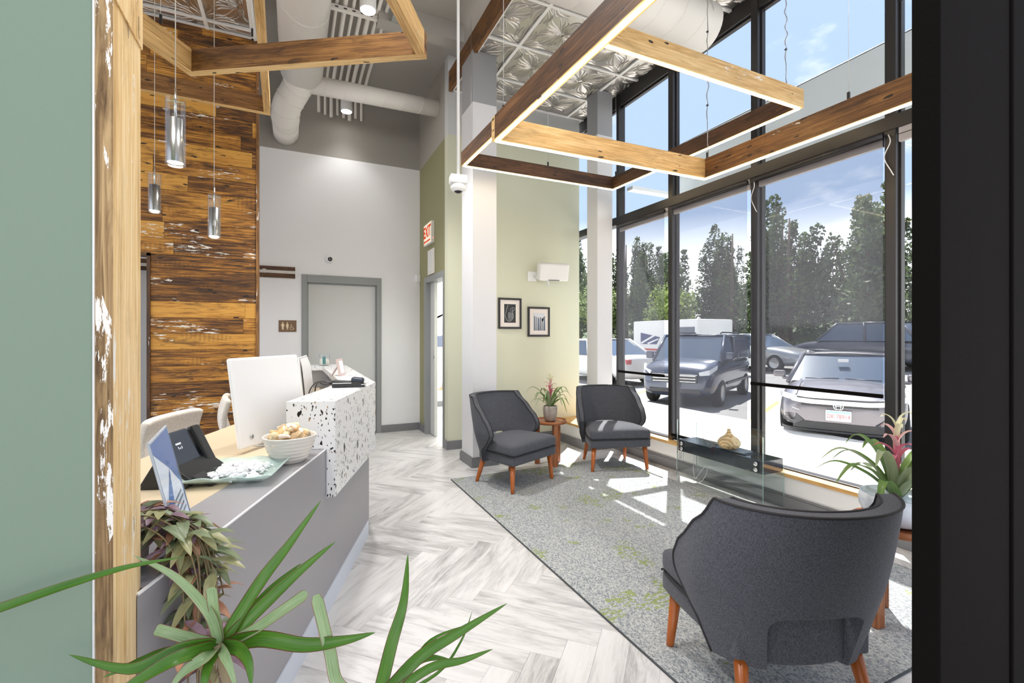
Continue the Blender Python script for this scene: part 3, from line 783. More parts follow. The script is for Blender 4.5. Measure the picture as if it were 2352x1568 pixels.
# ================================================================== WALL ITEMS
# restroom sign
sx0, sx1, sz0, sz1 = -.162, .04, 1.366, 1.512
t = thing('restroom_sign', 'brown restroom sign with pale figures left of the grey door', 'sign', (sx0, YB, sz0))
MB().box(0, sx1 - sx0, -.008, -.001, 0, sz1 - sz0).build('plate', mat('sign_brown', srgb(122, 94, 70), .5), t, bevel=.012, seg=3)
b = MB()
def disc(x, z, r, y=-.0096):
    b.lathe([(.0001, 0), (r, 0)], 18, M=Matrix.Translation((x, y, z)) @ Matrix.Rotation(PI / 2, 4, 'X'), caps=False)
def poly(pts, y=-.0096):
    b.add([(x, y, z) for x, z in pts], [tuple(range(len(pts)))])
disc(.046, .113, .008); poly([(.036, .102), (.056, .102), (.062, .098), (.064, .07), (.059, .07), (.057, .092), (.056, .028), (.048, .028), (.046, .062), (.044, .028), (.036, .028), (.035, .092), (.033, .07), (.028, .07), (.030, .098)][::-1])
disc(.098, .113, .008); poly([(.090, .102), (.106, .102), (.118, .074), (.113, .072), (.106, .088), (.112, .055), (.105, .055), (.105, .028), (.099, .028), (.099, .055), (.097, .055), (.097, .028), (.091, .028), (.091, .055), (.084, .055), (.090, .088), (.083, .072), (.078, .074)][::-1])
disc(.140, .090, .006)
b.tube([(.140, -.0098, .082), (.141, -.0098, .058), (.160, -.0098, .058), (.170, -.0098, .036), (.176, -.0098, .038)], .0028, 6)
b.tube([(.142, -.0098, .070), (.156, -.0098, .070)], .0022, 6)
b.tube([(.146 + .02 * math.cos(a), -.0098, .046 + .018 * math.sin(a)) for a in [2.2 + 4.1 * k / 16 for k in range(17)]], .0024, 6)
b.build('pictograms', mat('sign_cream', srgb(236, 216, 178), .5), t)
# wall camera above the door
t = thing('turret_camera', 'round white camera on the wall above the grey door', 'security camera', (.426, YB, 2.31))
Rx = Matrix.Rotation(PI / 2, 4, 'X')
b = MB(); b.lathe([(.056, 0), (.056, .02), (.048, .03), (.044, .045)], 26, M=Rx); b.build('base', M_wplastic, t)
b = MB(); b.ball((.006, -.05, -.004), .044, 20, 12); b.build('ball', M_wplastic, t)
b = MB(); b.lathe([(.0452 * math.sin(q), .0452 * math.cos(q)) for q in [.001, .12, .25, .4, .55, .66]], 22, M=Matrix.Translation((.006, -.05, -.004)) @ Matrix.Rotation(PI / 2 + .08, 4, 'X'), caps=False); f = b.build('lens_face', M_bplastic, t)
b = MB()
for dx, dz in ((-.01, -.009), (.008, -.009), (-.008, .009)): b.ball((.006 + dx, -.0945, -.006 + dz), .0042, 8, 6)
b.build('led_dot', M_wplastic, f)
# sliding door track with boards on the back wall
t = thing('sliding_door_track', 'sliding door rail on brown boards between plank wall and grey door', 'door track', (-1.7, YB, 2.04))
b = MB(); b.box(0, 1.725, -.025, -.001, .0, .055, axis=0); b.build('backing_board', M_beamdark, t)
b = MB(); b.box(0, 1.725, -.025, -.001, .09, .14, axis=0); b.build('backing_board', M_beamdark, t)
b = MB(); b.box(0, 1.725, -.034, -.001, .055, .09); b.box(1.36, 1.40, -.05, -.03, .052, .10); rail = b.build('rail', mat('rail_grey', srgb(206, 202, 196), .4), t)
b = MB(); b.lathe([(.0001, 0), (.006, .003)], 10, M=Matrix.Translation((1.64, -.034, .073)) @ Rx, caps=False); b.build('screw', M_chrome, rail)
t = thing('sliding_door', 'grey sliding door leaf seen through the plank wall opening', 'door', (-2.1, 6.40, .02))
MB().box(0, .95, 0, .04, 0, 2.02).build('door_leaf', mat('grey_leaf', srgb(176, 176, 177), .5), t, bevel=.003)
# exit sign, vent, sensor on hallway wall
t = thing('exit_sign', 'lit red EXIT sign on the green hallway wall', 'sign', (XR, 5.93, 2.50))
b = MB(); b.box(-.045, 0, -.185, .185, 0, .275); b.build('housing', mat('sign_white', srgb(232, 230, 222), .4), t, bevel=.006)
MB().box(-.0465, -.045, -.172, .172, .012, .263).build('lit_face', emis('exit_face', srgb(255, 240, 214), .52), t)
def text(name, body, size, M, m, parent, ext=.0008, align='CENTER', sx=1, bold=0):
    cu = bpy.data.curves.new(name, 'FONT'); cu.body = body; cu.size = size; cu.align_x = align; cu.align_y = 'CENTER'; cu.extrude = ext; cu.offset = bold
    o = bpy.data.objects.new(name, cu); dg = None
    COL.objects.link(o); bpy.context.view_layer.update()
    me = bpy.data.meshes.new_from_object(o.evaluated_get(bpy.context.evaluated_depsgraph_get()))
    bpy.data.objects.remove(o); o = bpy.data.objects.new(name, me); COL.objects.link(o); me.materials.append(m)
    o.parent = parent; o.matrix_local = M @ Matrix.Diagonal((sx, 1, 1, 1)); return o
Mx = Matrix.Translation((-.048, 0, .157)) @ Matrix(((0, 0, -1, 0), (-1, 0, 0, 0), (0, 1, 0, 0), (0, 0, 0, 1)))
M_red = emis('exit_red', srgb(216, 60, 24), .6)
text('lettering', 'EXIT', .20, Mx, M_red, t, bold=.004, sx=.86)
b = MB(); b.box(-.0485, -.0465, -.14, .14, .035, .052); b.box(-.0485, -.0465, .13, .15, .022, .066); b.build('underline', M_red, t)
b = MB(); b.box(-.03, -.018, -.1865, -.185, .05, .06); b.build('indicator', emis('exit_led', srgb(255, 90, 80), 2), t)
t = thing('wall_plan_frame', 'white framed notice grille above the open doorway', 'wall panel', (XR, 5.875, 2.11))
MB().box(-.018, -.001, -.145, .145, 0, .32).build('frame', mat('offwhite', srgb(226, 222, 212), .5), t, bevel=.003)
b = MB()
for k in range(20):
    for s in (-1, 1): b.box(-.0205, -.018, s * .065 - .055, s * .065 + .055, .035 + k * .0135, .043 + k * .0135)
b.build('slats', M_wplastic, t)
t = thing('motion_sensor', 'small white sensor in the corner by the doorway', 'sensor', (XR - .03, YB - .02, 2.12))
MB().box(-.035, .03, -.04, .015, -.055, .055).build('case', M_wplastic, t, bevel=.014, seg=3)
# room beyond: picture and shell chair
t = thing('canvas_picture', 'grey and blue canvas seen through the open doorway', 'picture', (2.20, 8.495, 1.22))
MB().box(-.35, .75, -.03, 0, -.1, .82).build('canvas', mat('canvas_grey', srgb(206, 210, 214), .7), t)
b = MB(); b.add([(-.35, -.032, .15), (.1, -.032, -.1), (.75, -.032, -.1), (.75, -.032, .35), (.3, -.032, .1)], [(0, 1, 2, 3, 4)]); b.build('dark_shape', mat('slate_blue', srgb(96, 104, 124), .7), t)
b = MB(); b.add([(-.35, -.033, .6), (-.1, -.033, .82), (-.2, -.033, .82), (.75, -.033, .55), (.75, -.033, .7), (.0, -.033, .3), (-.35, -.033, .2)], [(0, 1, 2), (3, 4, 5, 6)]); b.build('pale_shape', M_wplastic, t)
t = thing('shell_chair', 'tan shell chair on wooden legs in the room beyond', 'chair', (2.27, 7.36, 0), .5)
M_tan = mat('tan_shell', srgb(206, 180, 148), .5)
rows = []
for i in range(13):
    v = i / 12; row = []
    for k in range(9):
        u = -1 + k / 4
        if v < .5: y = .22 - v * .8; z = .46 - .03 * math.sin(v * PI)
        else: y = -.18 - (v - .5) * .18; z = .46 + (v - .5) * .84
        w = .24 * (1 - .25 * max(0, v - .6)); row.append((u * w, y + .05 * u * u * (v > .4), z + .05 * u * u * (1 - abs(v - .5))))
    rows.append(row)
b = MB(); b.grid(rows); b.build('shell', M_tan, t, solid=.012, sub=1)
for sx in (-1, 1):
    for sy in (-1, 1):
        b = MB(); b.tube([(sx * .13, sy * .1, .44), (sx * .23, sy * .2, 0)], [.014, .009], 8); b.build('leg', mat('ash_leg', srgb(206, 150, 92), .4), t)

# framed pictures
def picture(label, x0, z0, x1, z1, kind):
    t = thing('framed_picture', label, 'picture', ((x0 + x1) / 2, YS, z0), 0, 'black framed prints on the pale green wall')
    w, h = (x1 - x0) / 2, z1 - z0; f = .024
    b = MB(); b.box(-w, w, -.024, -.002, 0, f); b.box(-w, w, -.024, -.002, h - f, h); b.box(-w, -w + f, -.024, -.002, f, h - f); b.box(w - f, w, -.024, -.002, f, h - f)
    b.build('frame', mat('picture_black', srgb(40, 37, 38), .35), t, bevel=.002)
    MB().box(-w + f, w - f, -.014, -.004, f, h - f).build('mount', mat('cream_mount', srgb(236, 228, 220), .8), t)
    iw, ih0, ih1 = w - .078, .075, h - .075
    pr = MB().box(-iw, iw, -.0155, -.014, ih0, ih1).build('print', mat('print_dark' if kind == 0 else 'print_pale', srgb(44, 44, 46) if kind == 0 else srgb(216, 218, 224), .5), t)
    b = MB(); y = -.0162
    cz = (ih0 + ih1) / 2
    if kind == 0:
        b.tube([(.055 * math.cos(a) * (1.0) - .01, y, cz - .02 + .075 * math.sin(a)) for a in [PI * 1.0 + k * PI / 14 for k in range(15)]], .0022, 5)
        b.tube([(-.065, y, cz - .02), (-.03, y, ih1 - .01)], .0016, 5); b.tube([(.045, y, cz - .02), (.03, y, cz + .06)], .0016, 5)
        for q in range(8): b.tube([(.03 - q * .008, y, cz - .085 + abs(q - 4) * .004), (.04 - q * .009, y, cz + .015)], .0011, 5)
        b.tube([(.035 + .03 * math.cos(a), y, cz + .05 + .02 * math.sin(a) + .01 * math.cos(a)) for a in [k * PI / 8 for k in range(17)]], .0014, 5)
        b.build('white_drawing', mat('print_line', srgb(220, 220, 222), .6), pr)
    else:
        for q in range(6):
            x = -iw + .004 + q * .028
            b.add([(x, y, ih0 + .002), (x + .024, y, ih0 + .002), (x + .020, y, ih1 - .05 - .012 * (q % 3)), (x + .004, y, ih1 - .03 - .012 * q * .8)], [(0, 1, 2, 3)], mi=q % 3)
        b.add([(.035, y, cz + .03), (.085, y, cz + .075), (.09, y, cz + .05), (.05, y, cz)], [(0, 1, 2, 3)], mi=0)
        b.build('towers', [mat('tower_a', srgb(112, 118, 130), .6), mat('tower_b', srgb(146, 150, 152), .6), mat('tower_c', srgb(84, 98, 124), .6)], pr)
picture('higher of the two black framed prints, dark image with white drawing', 2.25, 1.402, 2.561, 1.779, 0)
picture('lower of the two black framed prints, grey towers on white', 2.652, 1.306, 2.964, 1.68, 1)
# speaker
t = thing('wall_speaker', 'white tilted speaker on a bracket on the pale green wall', 'speaker', (2.75, YS, 2.06))
MB().box(-.10, .02, -.02, -.001, -.06, .06).build('wall_plate', M_wplastic, t, bevel=.004)
b = MB(); b.tube([(-.02, -.01, 0), (.06, -.08, -.04), (.12, -.14, -.06), (.12, -.14, -.12)], .014, 8); b.build('arm', M_wplastic, t)
Ms = Matrix.Translation((.17, -.17, .05)) @ Matrix.Rotation(-.22, 4, 'Z') @ Matrix.Rotation(.28, 4, 'X')
b = MB(); b.box(-.19, .19, -.075, .075, -.105, .105, M=Ms); body = b.build('cabinet', mat('speaker_white', srgb(246, 246, 246), .45), t, bevel=.022, seg=4)
b = MB(); b.box(-.07, .07, -.077, -.07, -.098, -.090, M=Ms); b.build('slot', M_bplastic, body)
# ================================================================== RUG
def rug_mat():
    m, t, b = newmat('speckled_rug')
    tc = nn(t, 'ShaderNodeTexCoord'); o = tc.outputs['Object']
    n = noise(t, mapping(t, o, (1, 1.0, 1), rot=(0, 0, .3)).outputs[0], 230, 2, .65)
    loop = nn(t, 'ShaderNodeTexVoronoi'); loop.inputs['Scale'].default_value = 190; t.links.new(mapping(t, o, (1, .55, 1)).outputs[0], loop.inputs['Vector'])
    s = math_(t, 'ADD', math_(t, 'MULTIPLY', n.outputs[0], .7).outputs[0], math_(t, 'MULTIPLY', nsep(t, loop.outputs['Color']), .3).outputs[0])
    rp = ramp(t, [(.32, srgb(112, 119, 124)), (.45, srgb(152, 157, 160)), (.55, srgb(178, 180, 179)), (.68, srgb(196, 196, 192))]); t.links.new(s.outputs[0], rp.inputs[0])
    # green tufts: blocky patches made of dashes along X
    sn = nn(t, 'ShaderNodeVectorMath'); sn.operation = 'SNAP'; sn.inputs[1].default_value = (.022, .009, 1); t.links.new(o, sn.inputs[0])
    big = noise(t, sn.outputs[0], 3.1, 2, .5); fine = nn(t, 'ShaderNodeTexWhiteNoise'); t.links.new(sn.outputs[0], fine.inputs['Vector'])
    sel = math_(t, 'MULTIPLY', math_(t, 'GREATER_THAN', big.outputs[0], .592).outputs[0], math_(t, 'GREATER_THAN', fine.outputs['Value'], .62).outputs[0])
    mm = mixc(t, math_(t, 'MULTIPLY', sel.outputs[0], .75).outputs[0], rp.outputs[0], srgb(138, 152, 74))
    t.links.new(mm.outputs[0], b.inputs['Base Color']); b.inputs['Roughness'].default_value = 1; b.inputs['Specular IOR Level'].default_value = .1
    bp = nn(t, 'ShaderNodeBump'); bp.inputs['Strength'].default_value = .8; bp.inputs['Distance'].default_value = .006
    t.links.new(s.outputs[0], bp.inputs['Height']); t.links.new(bp.outputs[0], b.inputs['Normal'])
    return m
RZ = .009
b = MB(); b.box(1.305, 3.11, .985, 4.07, .0005, RZ); rug = b.build('area_rug', rug_mat(), bevel=.003)
tag(rug, 'grey speckled rug with green flecks under the armchairs', 'rug')
b = MB()
for a in ((1.300, 1.306, .98, 4.075), (3.109, 3.115, .98, 4.075)): b.box(*a, .0005, RZ - .001)
for a in ((1.300, 3.115, .98, .986), (1.300, 3.115, 4.069, 4.075)): b.box(*a, .0005, RZ - .001)
b.build('edge_binding', mat('rug_edge', srgb(74, 78, 80), .9), rug)

# ================================================================== ARMCHAIRS
def armchair():
    t = thing('armchair', '', 'armchair', (0, 0, 0), 0, 'charcoal wingback lounge chairs')
    wz = [(.21, .285), (.33, .315), (.46, .348), (.58, .345), (.68, .335), (.77, .322)]
    yb = [(.21, -.235), (.45, -.295), (.77, -.40)]
    yf = [(.23, -.10), (.31, -.09), (.345, -.06), (.385, -.015), (.43, .028), (.47, .045), (.52, .03), (.60, -.04), (.70, -.133), (.785, -.212)]
    def sm(tab, z):      # smoothed lookup
        return sum(interp(tab, z + k * .012) for k in (-2, -1, 0, 1, 2)) / 5
    N = 41; ZT_ = .775
    def path(z, off=0.0):
        w, b_, f = sm(wz, z) - off, sm(yb, z) + off, sm(yf, z)
        ys = b_ + interp([(.21, .19), (.77, .27)], z) - off * .6; pts = []
        yy = .12
        while yy > ys: pts.append((-w, yy)); yy -= .01
        for k in range(49):
            a = PI * k / 48; c, s = math.cos(a), math.sin(a); e = 2 / 2.1
            pts.append((-w * (1 if c > 0 else -1) * abs(c) ** e, ys - (ys - b_) * abs(s) ** e))
        yy = ys
        while yy < .12: pts.append((w, yy)); yy += .01
        pts = [p for p in pts if p[1] <= f + 1e-6]
        L_ = [0]
        for p, q in zip(pts, pts[1:]): L_.append(L_[-1] + math.hypot(q[0] - p[0], q[1] - p[1]))
        out = []; j = 0
        for k in range(N):
            s = L_[-1] * k / (N - 1)
            while j < len(L_) - 2 and L_[j + 1] < s: j += 1
            d = L_[j + 1] - L_[j]; u = (s - L_[j]) / d if d > 1e-9 else 0
            out.append((lerp(pts[j][0], pts[j + 1][0], u), lerp(pts[j][1], pts[j + 1][1], u)))
        return out
    R = 17; th = .05
    def zb(k):
        s = abs(-1 + 2 * k / (N - 1)) / .44
        return .215 + .20 * (max(0, 1 - s ** 5) ** .5 if s < 1 else 0)
    outer, inner = [], []
    for i in range(R):
        ro, ri = [], []
        for k in range(N):
            z = lerp(zb(k), ZT_, i / (R - 1))
            po = path(z)[k]; pi_ = path(z, th)[k]
            bulge = .006 * math.sin(PI * i / (R - 1))
            ro.append(Vector((po[0], po[1], z))); ri.append(Vector((pi_[0], pi_[1] , z)))
        outer.append(ro); inner.append(ri)
    b = MB(); b.grid(outer); b.grid([r[::-1] for r in inner])
    cl = lambda A, B: b.grid([A, B])
    cl(outer[-1][::-1], inner[-1][::-1]); cl(outer[0], inner[0])
    cl([r[0] for r in outer][::1], [r[0] for r in inner]); cl([r[-1] for r in outer][::-1], [r[-1] for r in inner][::-1])
    sh = b.build('backrest', M_charcoal, t, sub=1, merge=True, bevel=.010, seg=2)
    b = MB()
    for G in (outer, inner):
        line = [G[i][0] for i in range(R)] + [G[-1][k] for k in range(1, N)] + [G[i][-1] for i in range(R - 2, -1, -1)]
        b.tube(cat_rom(line, 2), .0045, 6)
    b.build('piping', M_piping, sh)
    # seat: base band and crowned cushion
    def slab(z0, z1, w, y0, y1, crown, m, nm, bev):
        rows = []; n = 9
        b = MB()
        top = [[Vector((lerp(-w, w, i / n) * (1 - .22 * (1 - j / n) ** 1.5), lerp(y0, y1, j / n), z1 + crown * (1 - (2 * i / n - 1) ** 4) * (1 - (2 * j / n - 1) ** 4))) for i in range(n + 1)] for j in range(n + 1)]
        bot = [[Vector((p.x, p.y, z0)) for p in r] for r in top]
        b.grid(top); b.grid([r[::-1] for r in bot])
        b.grid([[r[0] for r in top], [r[0] for r in bot]]); b.grid([[r[-1] for r in bot], [r[-1] for r in top]])
        b.grid([bot[0], top[0]]); b.grid([top[-1], bot[-1]])
        return b.build(nm, m, t, bevel=bev, seg=4, merge=True)
    b = MB(); b.prism([(.235 * math.cos(a), -.13 - .095 * math.sin(a)) for a in [PI * k / 16 for k in range(17)]][::-1], .225, .40); b.build('seat_back', M_charcoal, t, bevel=.012, seg=3)
    slab(.235, .312, .298, -.2, .262, 0, M_charcoal, 'seat_base', .012)
    seat = slab(.314, .405, .302, -.2, .268, .03, M_charcoal, 'seat', .026)
    b = MB(); b.tube(cat_rom([(-.280, .0, .313), (-.297, .20, .313), (-.297, .235, .313), (-.285, .258, .313), (-.255, .265, .313), (.255, .265, .313), (.285, .258, .313), (.297, .235, .313), (.297, .20, .313), (.280, .0, .313)], 4), .004, 6); b.build('piping', M_piping, seat)
    for p, q, r0, r1 in (((-.255, .215, .24), (-.275, .232, RZ), .024, .015), ((.255, .215, .24), (.275, .232, RZ), .024, .015),
                         ((-.20, -.165, .24), (-.225, -.235, RZ), .024, .015), ((.20, -.165, .24), (.225, -.235, RZ), .024, .015)):
        b = MB(); b.tube([p, tuple(lerp(Vector(p), Vector(q), .95)), q], [r0, r1 + .001, r1], 14); lg = b.build('leg', M_leg, t)
    return t
ch = armchair()
ch.location = (1.794, 3.795, 0); ch.rotation_euler = (0, 0, math.radians(-156.1)); ch['label'] = 'charcoal armchair beside the white column, left of the small table'
c2_ = dup(ch, (2.938, 3.859, 0), math.radians(162.2), 'charcoal armchair in the window corner, right of the small table')
c3_ = dup(ch, (1.605, 1.172, 0), math.radians(-21), 'charcoal armchair nearest the camera, seen from behind')

# ================================================================== SIDE TABLES
def side_table(label):
    t = thing('side_table', label, 'side table', (0, 0, 0), 0, 'small round walnut side tables')
    b = MB(); b.lathe([(.16, .425), (.172, .43), (.172, .455), (.165, .458), (.163, .447), (.0001, .447)], 40); b.build('tabletop', M_walnut, t)
    for k in range(3):
        a = 2 * PI * k / 3 + .4
        M = Matrix.Rotation(a, 4, 'Z'); b = MB(); b.box(.105, .155, -.022, .022, .0, .43, M=M, axis=2); b.build('leg', M_walnut, t, bevel=.004)
    return t
st1 = side_table('round walnut side table between the two far armchairs'); st1.location = (2.38, 4.15, 0)
st2 = dup(st1, (2.487, 1.1735, RZ), 2.6, 'round walnut side table behind the nearest armchair, carrying the big white pot')

# ================================================================== BROMELIADS
def leaf_mat(name, a, bcol, edge=None, rough=.35):
    m, t, b = newmat(name)
    tc = nn(t, 'ShaderNodeTexCoord'); s = nn(t, 'ShaderNodeSeparateXYZ'); t.links.new(tc.outputs['UV'], s.inputs[0])
    n = noise(t, mapping(t, tc.outputs['UV'], (2, 26, 1)).outputs[0], 1.5, 4, .6)
    rp = ramp(t, [(.3, a), (.68, bcol)]); t.links.new(n.outputs[0], rp.inputs[0]); col = rp.outputs[0]
    if edge is not None:
        d = math_(t, 'ABSOLUTE', math_(t, 'SUBTRACT', s.outputs[1], .5).outputs[0]); g = math_(t, 'GREATER_THAN', d.outputs[0], .455)
        col = mixc(t, g.outputs[0], col, edge).outputs[0]
    t.links.new(col, b.inputs['Base Color']); b.inputs['Roughness'].default_value = rough
    # thin leaf: some light shines through
    o = [n_ for n_ in t.nodes if n_.type == 'OUTPUT_MATERIAL'][0]; tl = nn(t, 'ShaderNodeBsdfTranslucent'); mx = nn(t, 'ShaderNodeMixShader'); mx.inputs[0].default_value = .3
    t.links.new(col, tl.inputs[0]); t.links.new(b.outputs[0], mx.inputs[1]); t.links.new(tl.outputs[0], mx.inputs[2]); t.links.new(mx.outputs[0], o.inputs[0])
    return m
M_brom = leaf_mat('bromeliad_leaf', srgb(70, 104, 48), srgb(128, 158, 82))
M_brom2 = leaf_mat('bromeliad_pale_leaf', srgb(120, 138, 96), srgb(176, 186, 150))
M_pink = leaf_mat('pink_bract', srgb(196, 60, 110), srgb(226, 150, 160))
M_pinkp = leaf_mat('pale_pink_bract', srgb(214, 140, 150), srgb(240, 214, 206))
M_crm = leaf_mat('cream_bract', srgb(214, 210, 160), srgb(242, 240, 214))
M_drac = leaf_mat('dracaena_leaf', srgb(38, 88, 18), srgb(98, 146, 46), srgb(104, 48, 40), .28)
M_dracsheen = leaf_mat('dracaena_sheen_leaf', srgb(92, 134, 66), srgb(184, 202, 160), srgb(140, 96, 80), .28)  # whitish streaks in the leaf colour stand in for sheen
def blade(mb, pts, w, mi=0, fold=.25, nrm=None, prof=None, tw=0, sub=6):
    P = cat_rom(pts, sub); n = len(P); rows = []
    for i, p in enumerate(P):
        t_ = i / (n - 1); T = (P[min(i + 1, n - 1)] - P[max(i - 1, 0)]).normalized()
        N = Vector(nrm) if nrm else Vector((0, 0, 1)); N = N - T * N.dot(T)
        if N.length < .05: N = T.orthogonal()
        N.normalize(); S = T.cross(N)
        if tw: N, S = N * math.cos(tw * t_) + S * math.sin(tw * t_), S * math.cos(tw * t_) - N * math.sin(tw * t_)
        ww = w * (prof(t_) if prof else (min(1, t_ * 5 + .55) * (1 - t_ ** 2.6) + .015))
        rows.append([p - S * ww + N * ww * fold, p - S * ww * .5 + N * ww * fold * .3, p, p + S * ww * .5 + N * ww * fold * .3, p + S * ww + N * ww * fold])
    mb.grid(rows, uvf=lambda i, k: (i / (n - 1), k / 4), mi=mi)
def strap(mb, base, az, reach, rise, droop, w, mi=0, fold=.35):
    d = Vector((math.cos(az), math.sin(az), 0)); b_ = Vector(base)
    blade(mb, [b_, b_ + d * reach * .3 + Vector((0, 0, rise * .7)), b_ + d * reach * .7 + Vector((0, 0, rise)), b_ + d * reach + Vector((0, 0, rise - droop))], w, mi, fold)
def bromeliad(label, loc, s, potname, pot_prof, potmat, rot=0, seed=1, lw=.016):
    rr = random.Random(seed)
    t = thing('bromeliad', label, 'potted plant', loc, rot, 'potted bromeliads')
    MB().lathe(pot_prof, 36, caps=True).build('pot', potmat, t)
    zt = max(z for r, z in pot_prof); rt = pot_prof[-2][0]
    MB().lathe([(.0001, zt - .02), (rt - .004, zt - .02)], 24, caps=False).build('soil', mat('moss', srgb(120, 98, 66), 1, bump=1, bscale=60), t)
    for k in range(17):
        az = k * 2.4 + rr.uniform(-.2, .2); ln = (.20 + .12 * rr.random()) * s; tier = k / 17
        b = MB(); strap(b, (.012 * math.cos(az), .012 * math.sin(az), zt - .02), az, ln * (1 - .25 * tier), (.08 + .16 * tier) * s, (.05 + .10 * rr.random() * (1 - tier)) * s, lw * s, 0)
        b.build('leaf', M_brom if rr.random() < .7 else M_brom2, t)
    MB().tube([(0, 0, zt - .02), (.004, 0, zt + .28 * s)], [.010 * s, .005 * s], 8).build('flower_stem', M_pink, t)
    for k in range(13):
        f = k / 12; az = k * 2.4; z = zt + (.10 + .17 * f) * s
        b = MB(); strap(b, (0, 0, z), az, (.085 - .03 * f) * s, (.05 + .015 * f) * s, (.012) * s, (.013 - .003 * f) * s, 0, .5)
        b.build('bract', M_pink if f < .4 else (M_pinkp if f < .75 else M_crm), t)
    return t
M_pot1 = mat('stone_pot', srgb(168, 156, 146), .7, var=.15, vscale=20, bump=.4, bscale=40)
bromeliad('bromeliad in a small stone pot on the far side table', (2.37, 4.13, .448), .98, 'pot', [(.045, 0), (.058, .01), (.070, .07), (.074, .13), (.070, .155), (.064, .156), (.062, .14)], M_pot1, .3, 3)
M_pot2 = mat('white_glazed_pot', srgb(222, 228, 238), .25)
bromeliad('large bromeliad in a big white pot beside the dark door post', (2.487, 1.1735, .458), 1.12, 'pot', [(.085, 0), (.115, .015), (.140, .07), (.143, .10), (.137, .128), (.129, .130), (.125, .115)], M_pot2, 1.1, 8, .021)

# ================================================================== GLASS CONSOLE, VASE, CORDS
t = thing('glass_console', 'dark shelf held between two upright glass sheets under the windows', 'console table', (3.15, 2.76, 0))
GX0, GX1, GL = .0, .235, .425
for x in (GX0, GX1):
    b = MB(); b.box(x, x + .010, -GL, GL, .002, .555); g = b.build('glass_sheet', [M_clear, M_gedge], t)
    for p in g.data.polygons:
        if abs(p.normal.x) < .5: p.material_index = 1
M_shelf = mat('dark_gloss_shelf', srgb(48, 54, 64), .12, coat=.5)
b = MB(); b.box(.012, .233, -GL + .002, GL - .002, .275, .375); b.build('shelf_box', M_shelf, t, bevel=.002)
for y in (-GL + .055, GL - .055):
    for z in (.303, .347):
        b = MB(); b.lathe([(.0165, 0), (.0165, .008), (.014, .010), (.0001, .010)], 22, M=Matrix.Translation((0, y, z)) @ Matrix.Rotation(-PI / 2, 4, 'Y')); b.build('standoff_bolt', M_chrome, t)
def turned_mat():
    m, tt, bb = newmat('turned_pine')
    tc = nn(tt, 'ShaderNodeTexCoord'); w = nn(tt, 'ShaderNodeTexWave'); w.wave_type = 'RINGS'; w.inputs['Scale'].default_value = 9; w.inputs['Distortion'].default_value = 6; w.inputs['Detail'].default_value = 3
    tt.links.new(mapping(tt, tc.outputs['Object'], (1, 2, 1.4), (.1, .05, .02)).outputs[0], w.inputs[0])
    rp = ramp(tt, [(.1, srgb(206, 164, 108)), (.6, srgb(232, 200, 148)), (.95, srgb(240, 216, 170))]); tt.links.new(w.outputs[0], rp.inputs[0])
    vo = nn(tt, 'ShaderNodeTexVoronoi'); vo.inputs['Scale'].default_value = 16; tt.links.new(tc.outputs['Object'], vo.inputs['Vector'])
    k = math_(tt, 'LESS_THAN', vo.outputs['Distance'], .18)
    mm = mixc(tt, math_(tt, 'MULTIPLY', k.outputs[0], .7).outputs[0], rp.outputs[0], srgb(150, 92, 44)); tt.links.new(mm.outputs[0], bb.inputs['Base Color']); bb.inputs['Roughness'].default_value = .35
    return m
t = thing('wooden_diffuser', 'turned pale wood onion-shaped vase on the glass console', 'vase', (3.235, 2.70, .386))
b = MB(); b.lathe([(.045, 0), (.07, .012), (.088, .04), (.086, .062), (.066, .088), (.036, .108), (.020, .126), (.014, .145), (.013, .160), (.0085, .160), (.008, .13)], 40); b.build('body', turned_mat(), t)
t = thing('desk_mat', 'thin dark folder lying under the wooden vase', 'folder', (3.262, 2.68, .3755), .05)
b = MB(); b.box(-.075, .075, -.16, .15, 0, .0045); b.build('cover', M_bplastic2, t); b = MB(); b.box(-.06, .06, -.13, .12, .0045, .0095); b.build('sheet', mat('pale_folder', srgb(150, 160, 176), .4), t)
t = thing('power_adapter', 'white outlet with plugged adapter on the low wall', 'outlet', (3.409, 3.40, .16))
MB().box(-.006, .0, -.035, .035, -.055, .055).build('plate', M_wplastic, t, bevel=.003)
MB().box(-.05, -.006, -.02, .02, -.04, .03).build('adapter', M_wplastic, t, bevel=.006)
b = MB(); b.tube(cat_rom([(3.36, 3.40, .12), (3.33, 3.36, .02), (3.30, 3.22, .006), (3.28, 3.05, .006), (3.29, 2.98, .10), (3.31, 3.0, .17), (3.33, 3.07, .10), (3.31, 3.13, .02), (3.33, 3.16, .2), (3.376, 3.1, .37), (3.355, 3.06, .380), (3.30, 2.85, .381), (3.27, 2.79, .388)], 8), .0022, 6)
tag(b.build('charging_cable', M_wplastic), 'thin white cable looping from the outlet to the console', 'cable')

# ================================================================== RECEPTION DESK
A2 = math.radians(-20.16)          # desk axis turned from +Y
a_ = Vector((.3447, .9387, 0)); n_ = Vector((.9387, -.3447, 0)); O = Vector((.456, 3.2, 0))
def D(s, q, z): return O + a_ * s + n_ * q + Vector((0, 0, z))
MD = Matrix(((a_.x, n_.x, 0, O.x), (a_.y, n_.y, 0, O.y), (0, 0, 1, 0), (0, 0, 0, 1)))   # local (along, outward, up)
ZL, ZH = .778, 1.0
t = thing('reception_desk', 'grey reception desk with a raised terrazzo transaction counter', 'reception desk', (0, 0, 0))
S0 = -2.115; S1 = -.92      # near end, where the terrazzo starts
def dpoly(pts): return [((D(*p, 0) if len(p) == 2 else Vector(p)).x, (D(*p, 0) if len(p) == 2 else Vector(p)).y) for p in pts]
sE = lambda q: (1.213 - 3.2 + .3447 * q) / .9387     # where the desk meets the wall behind the jamb
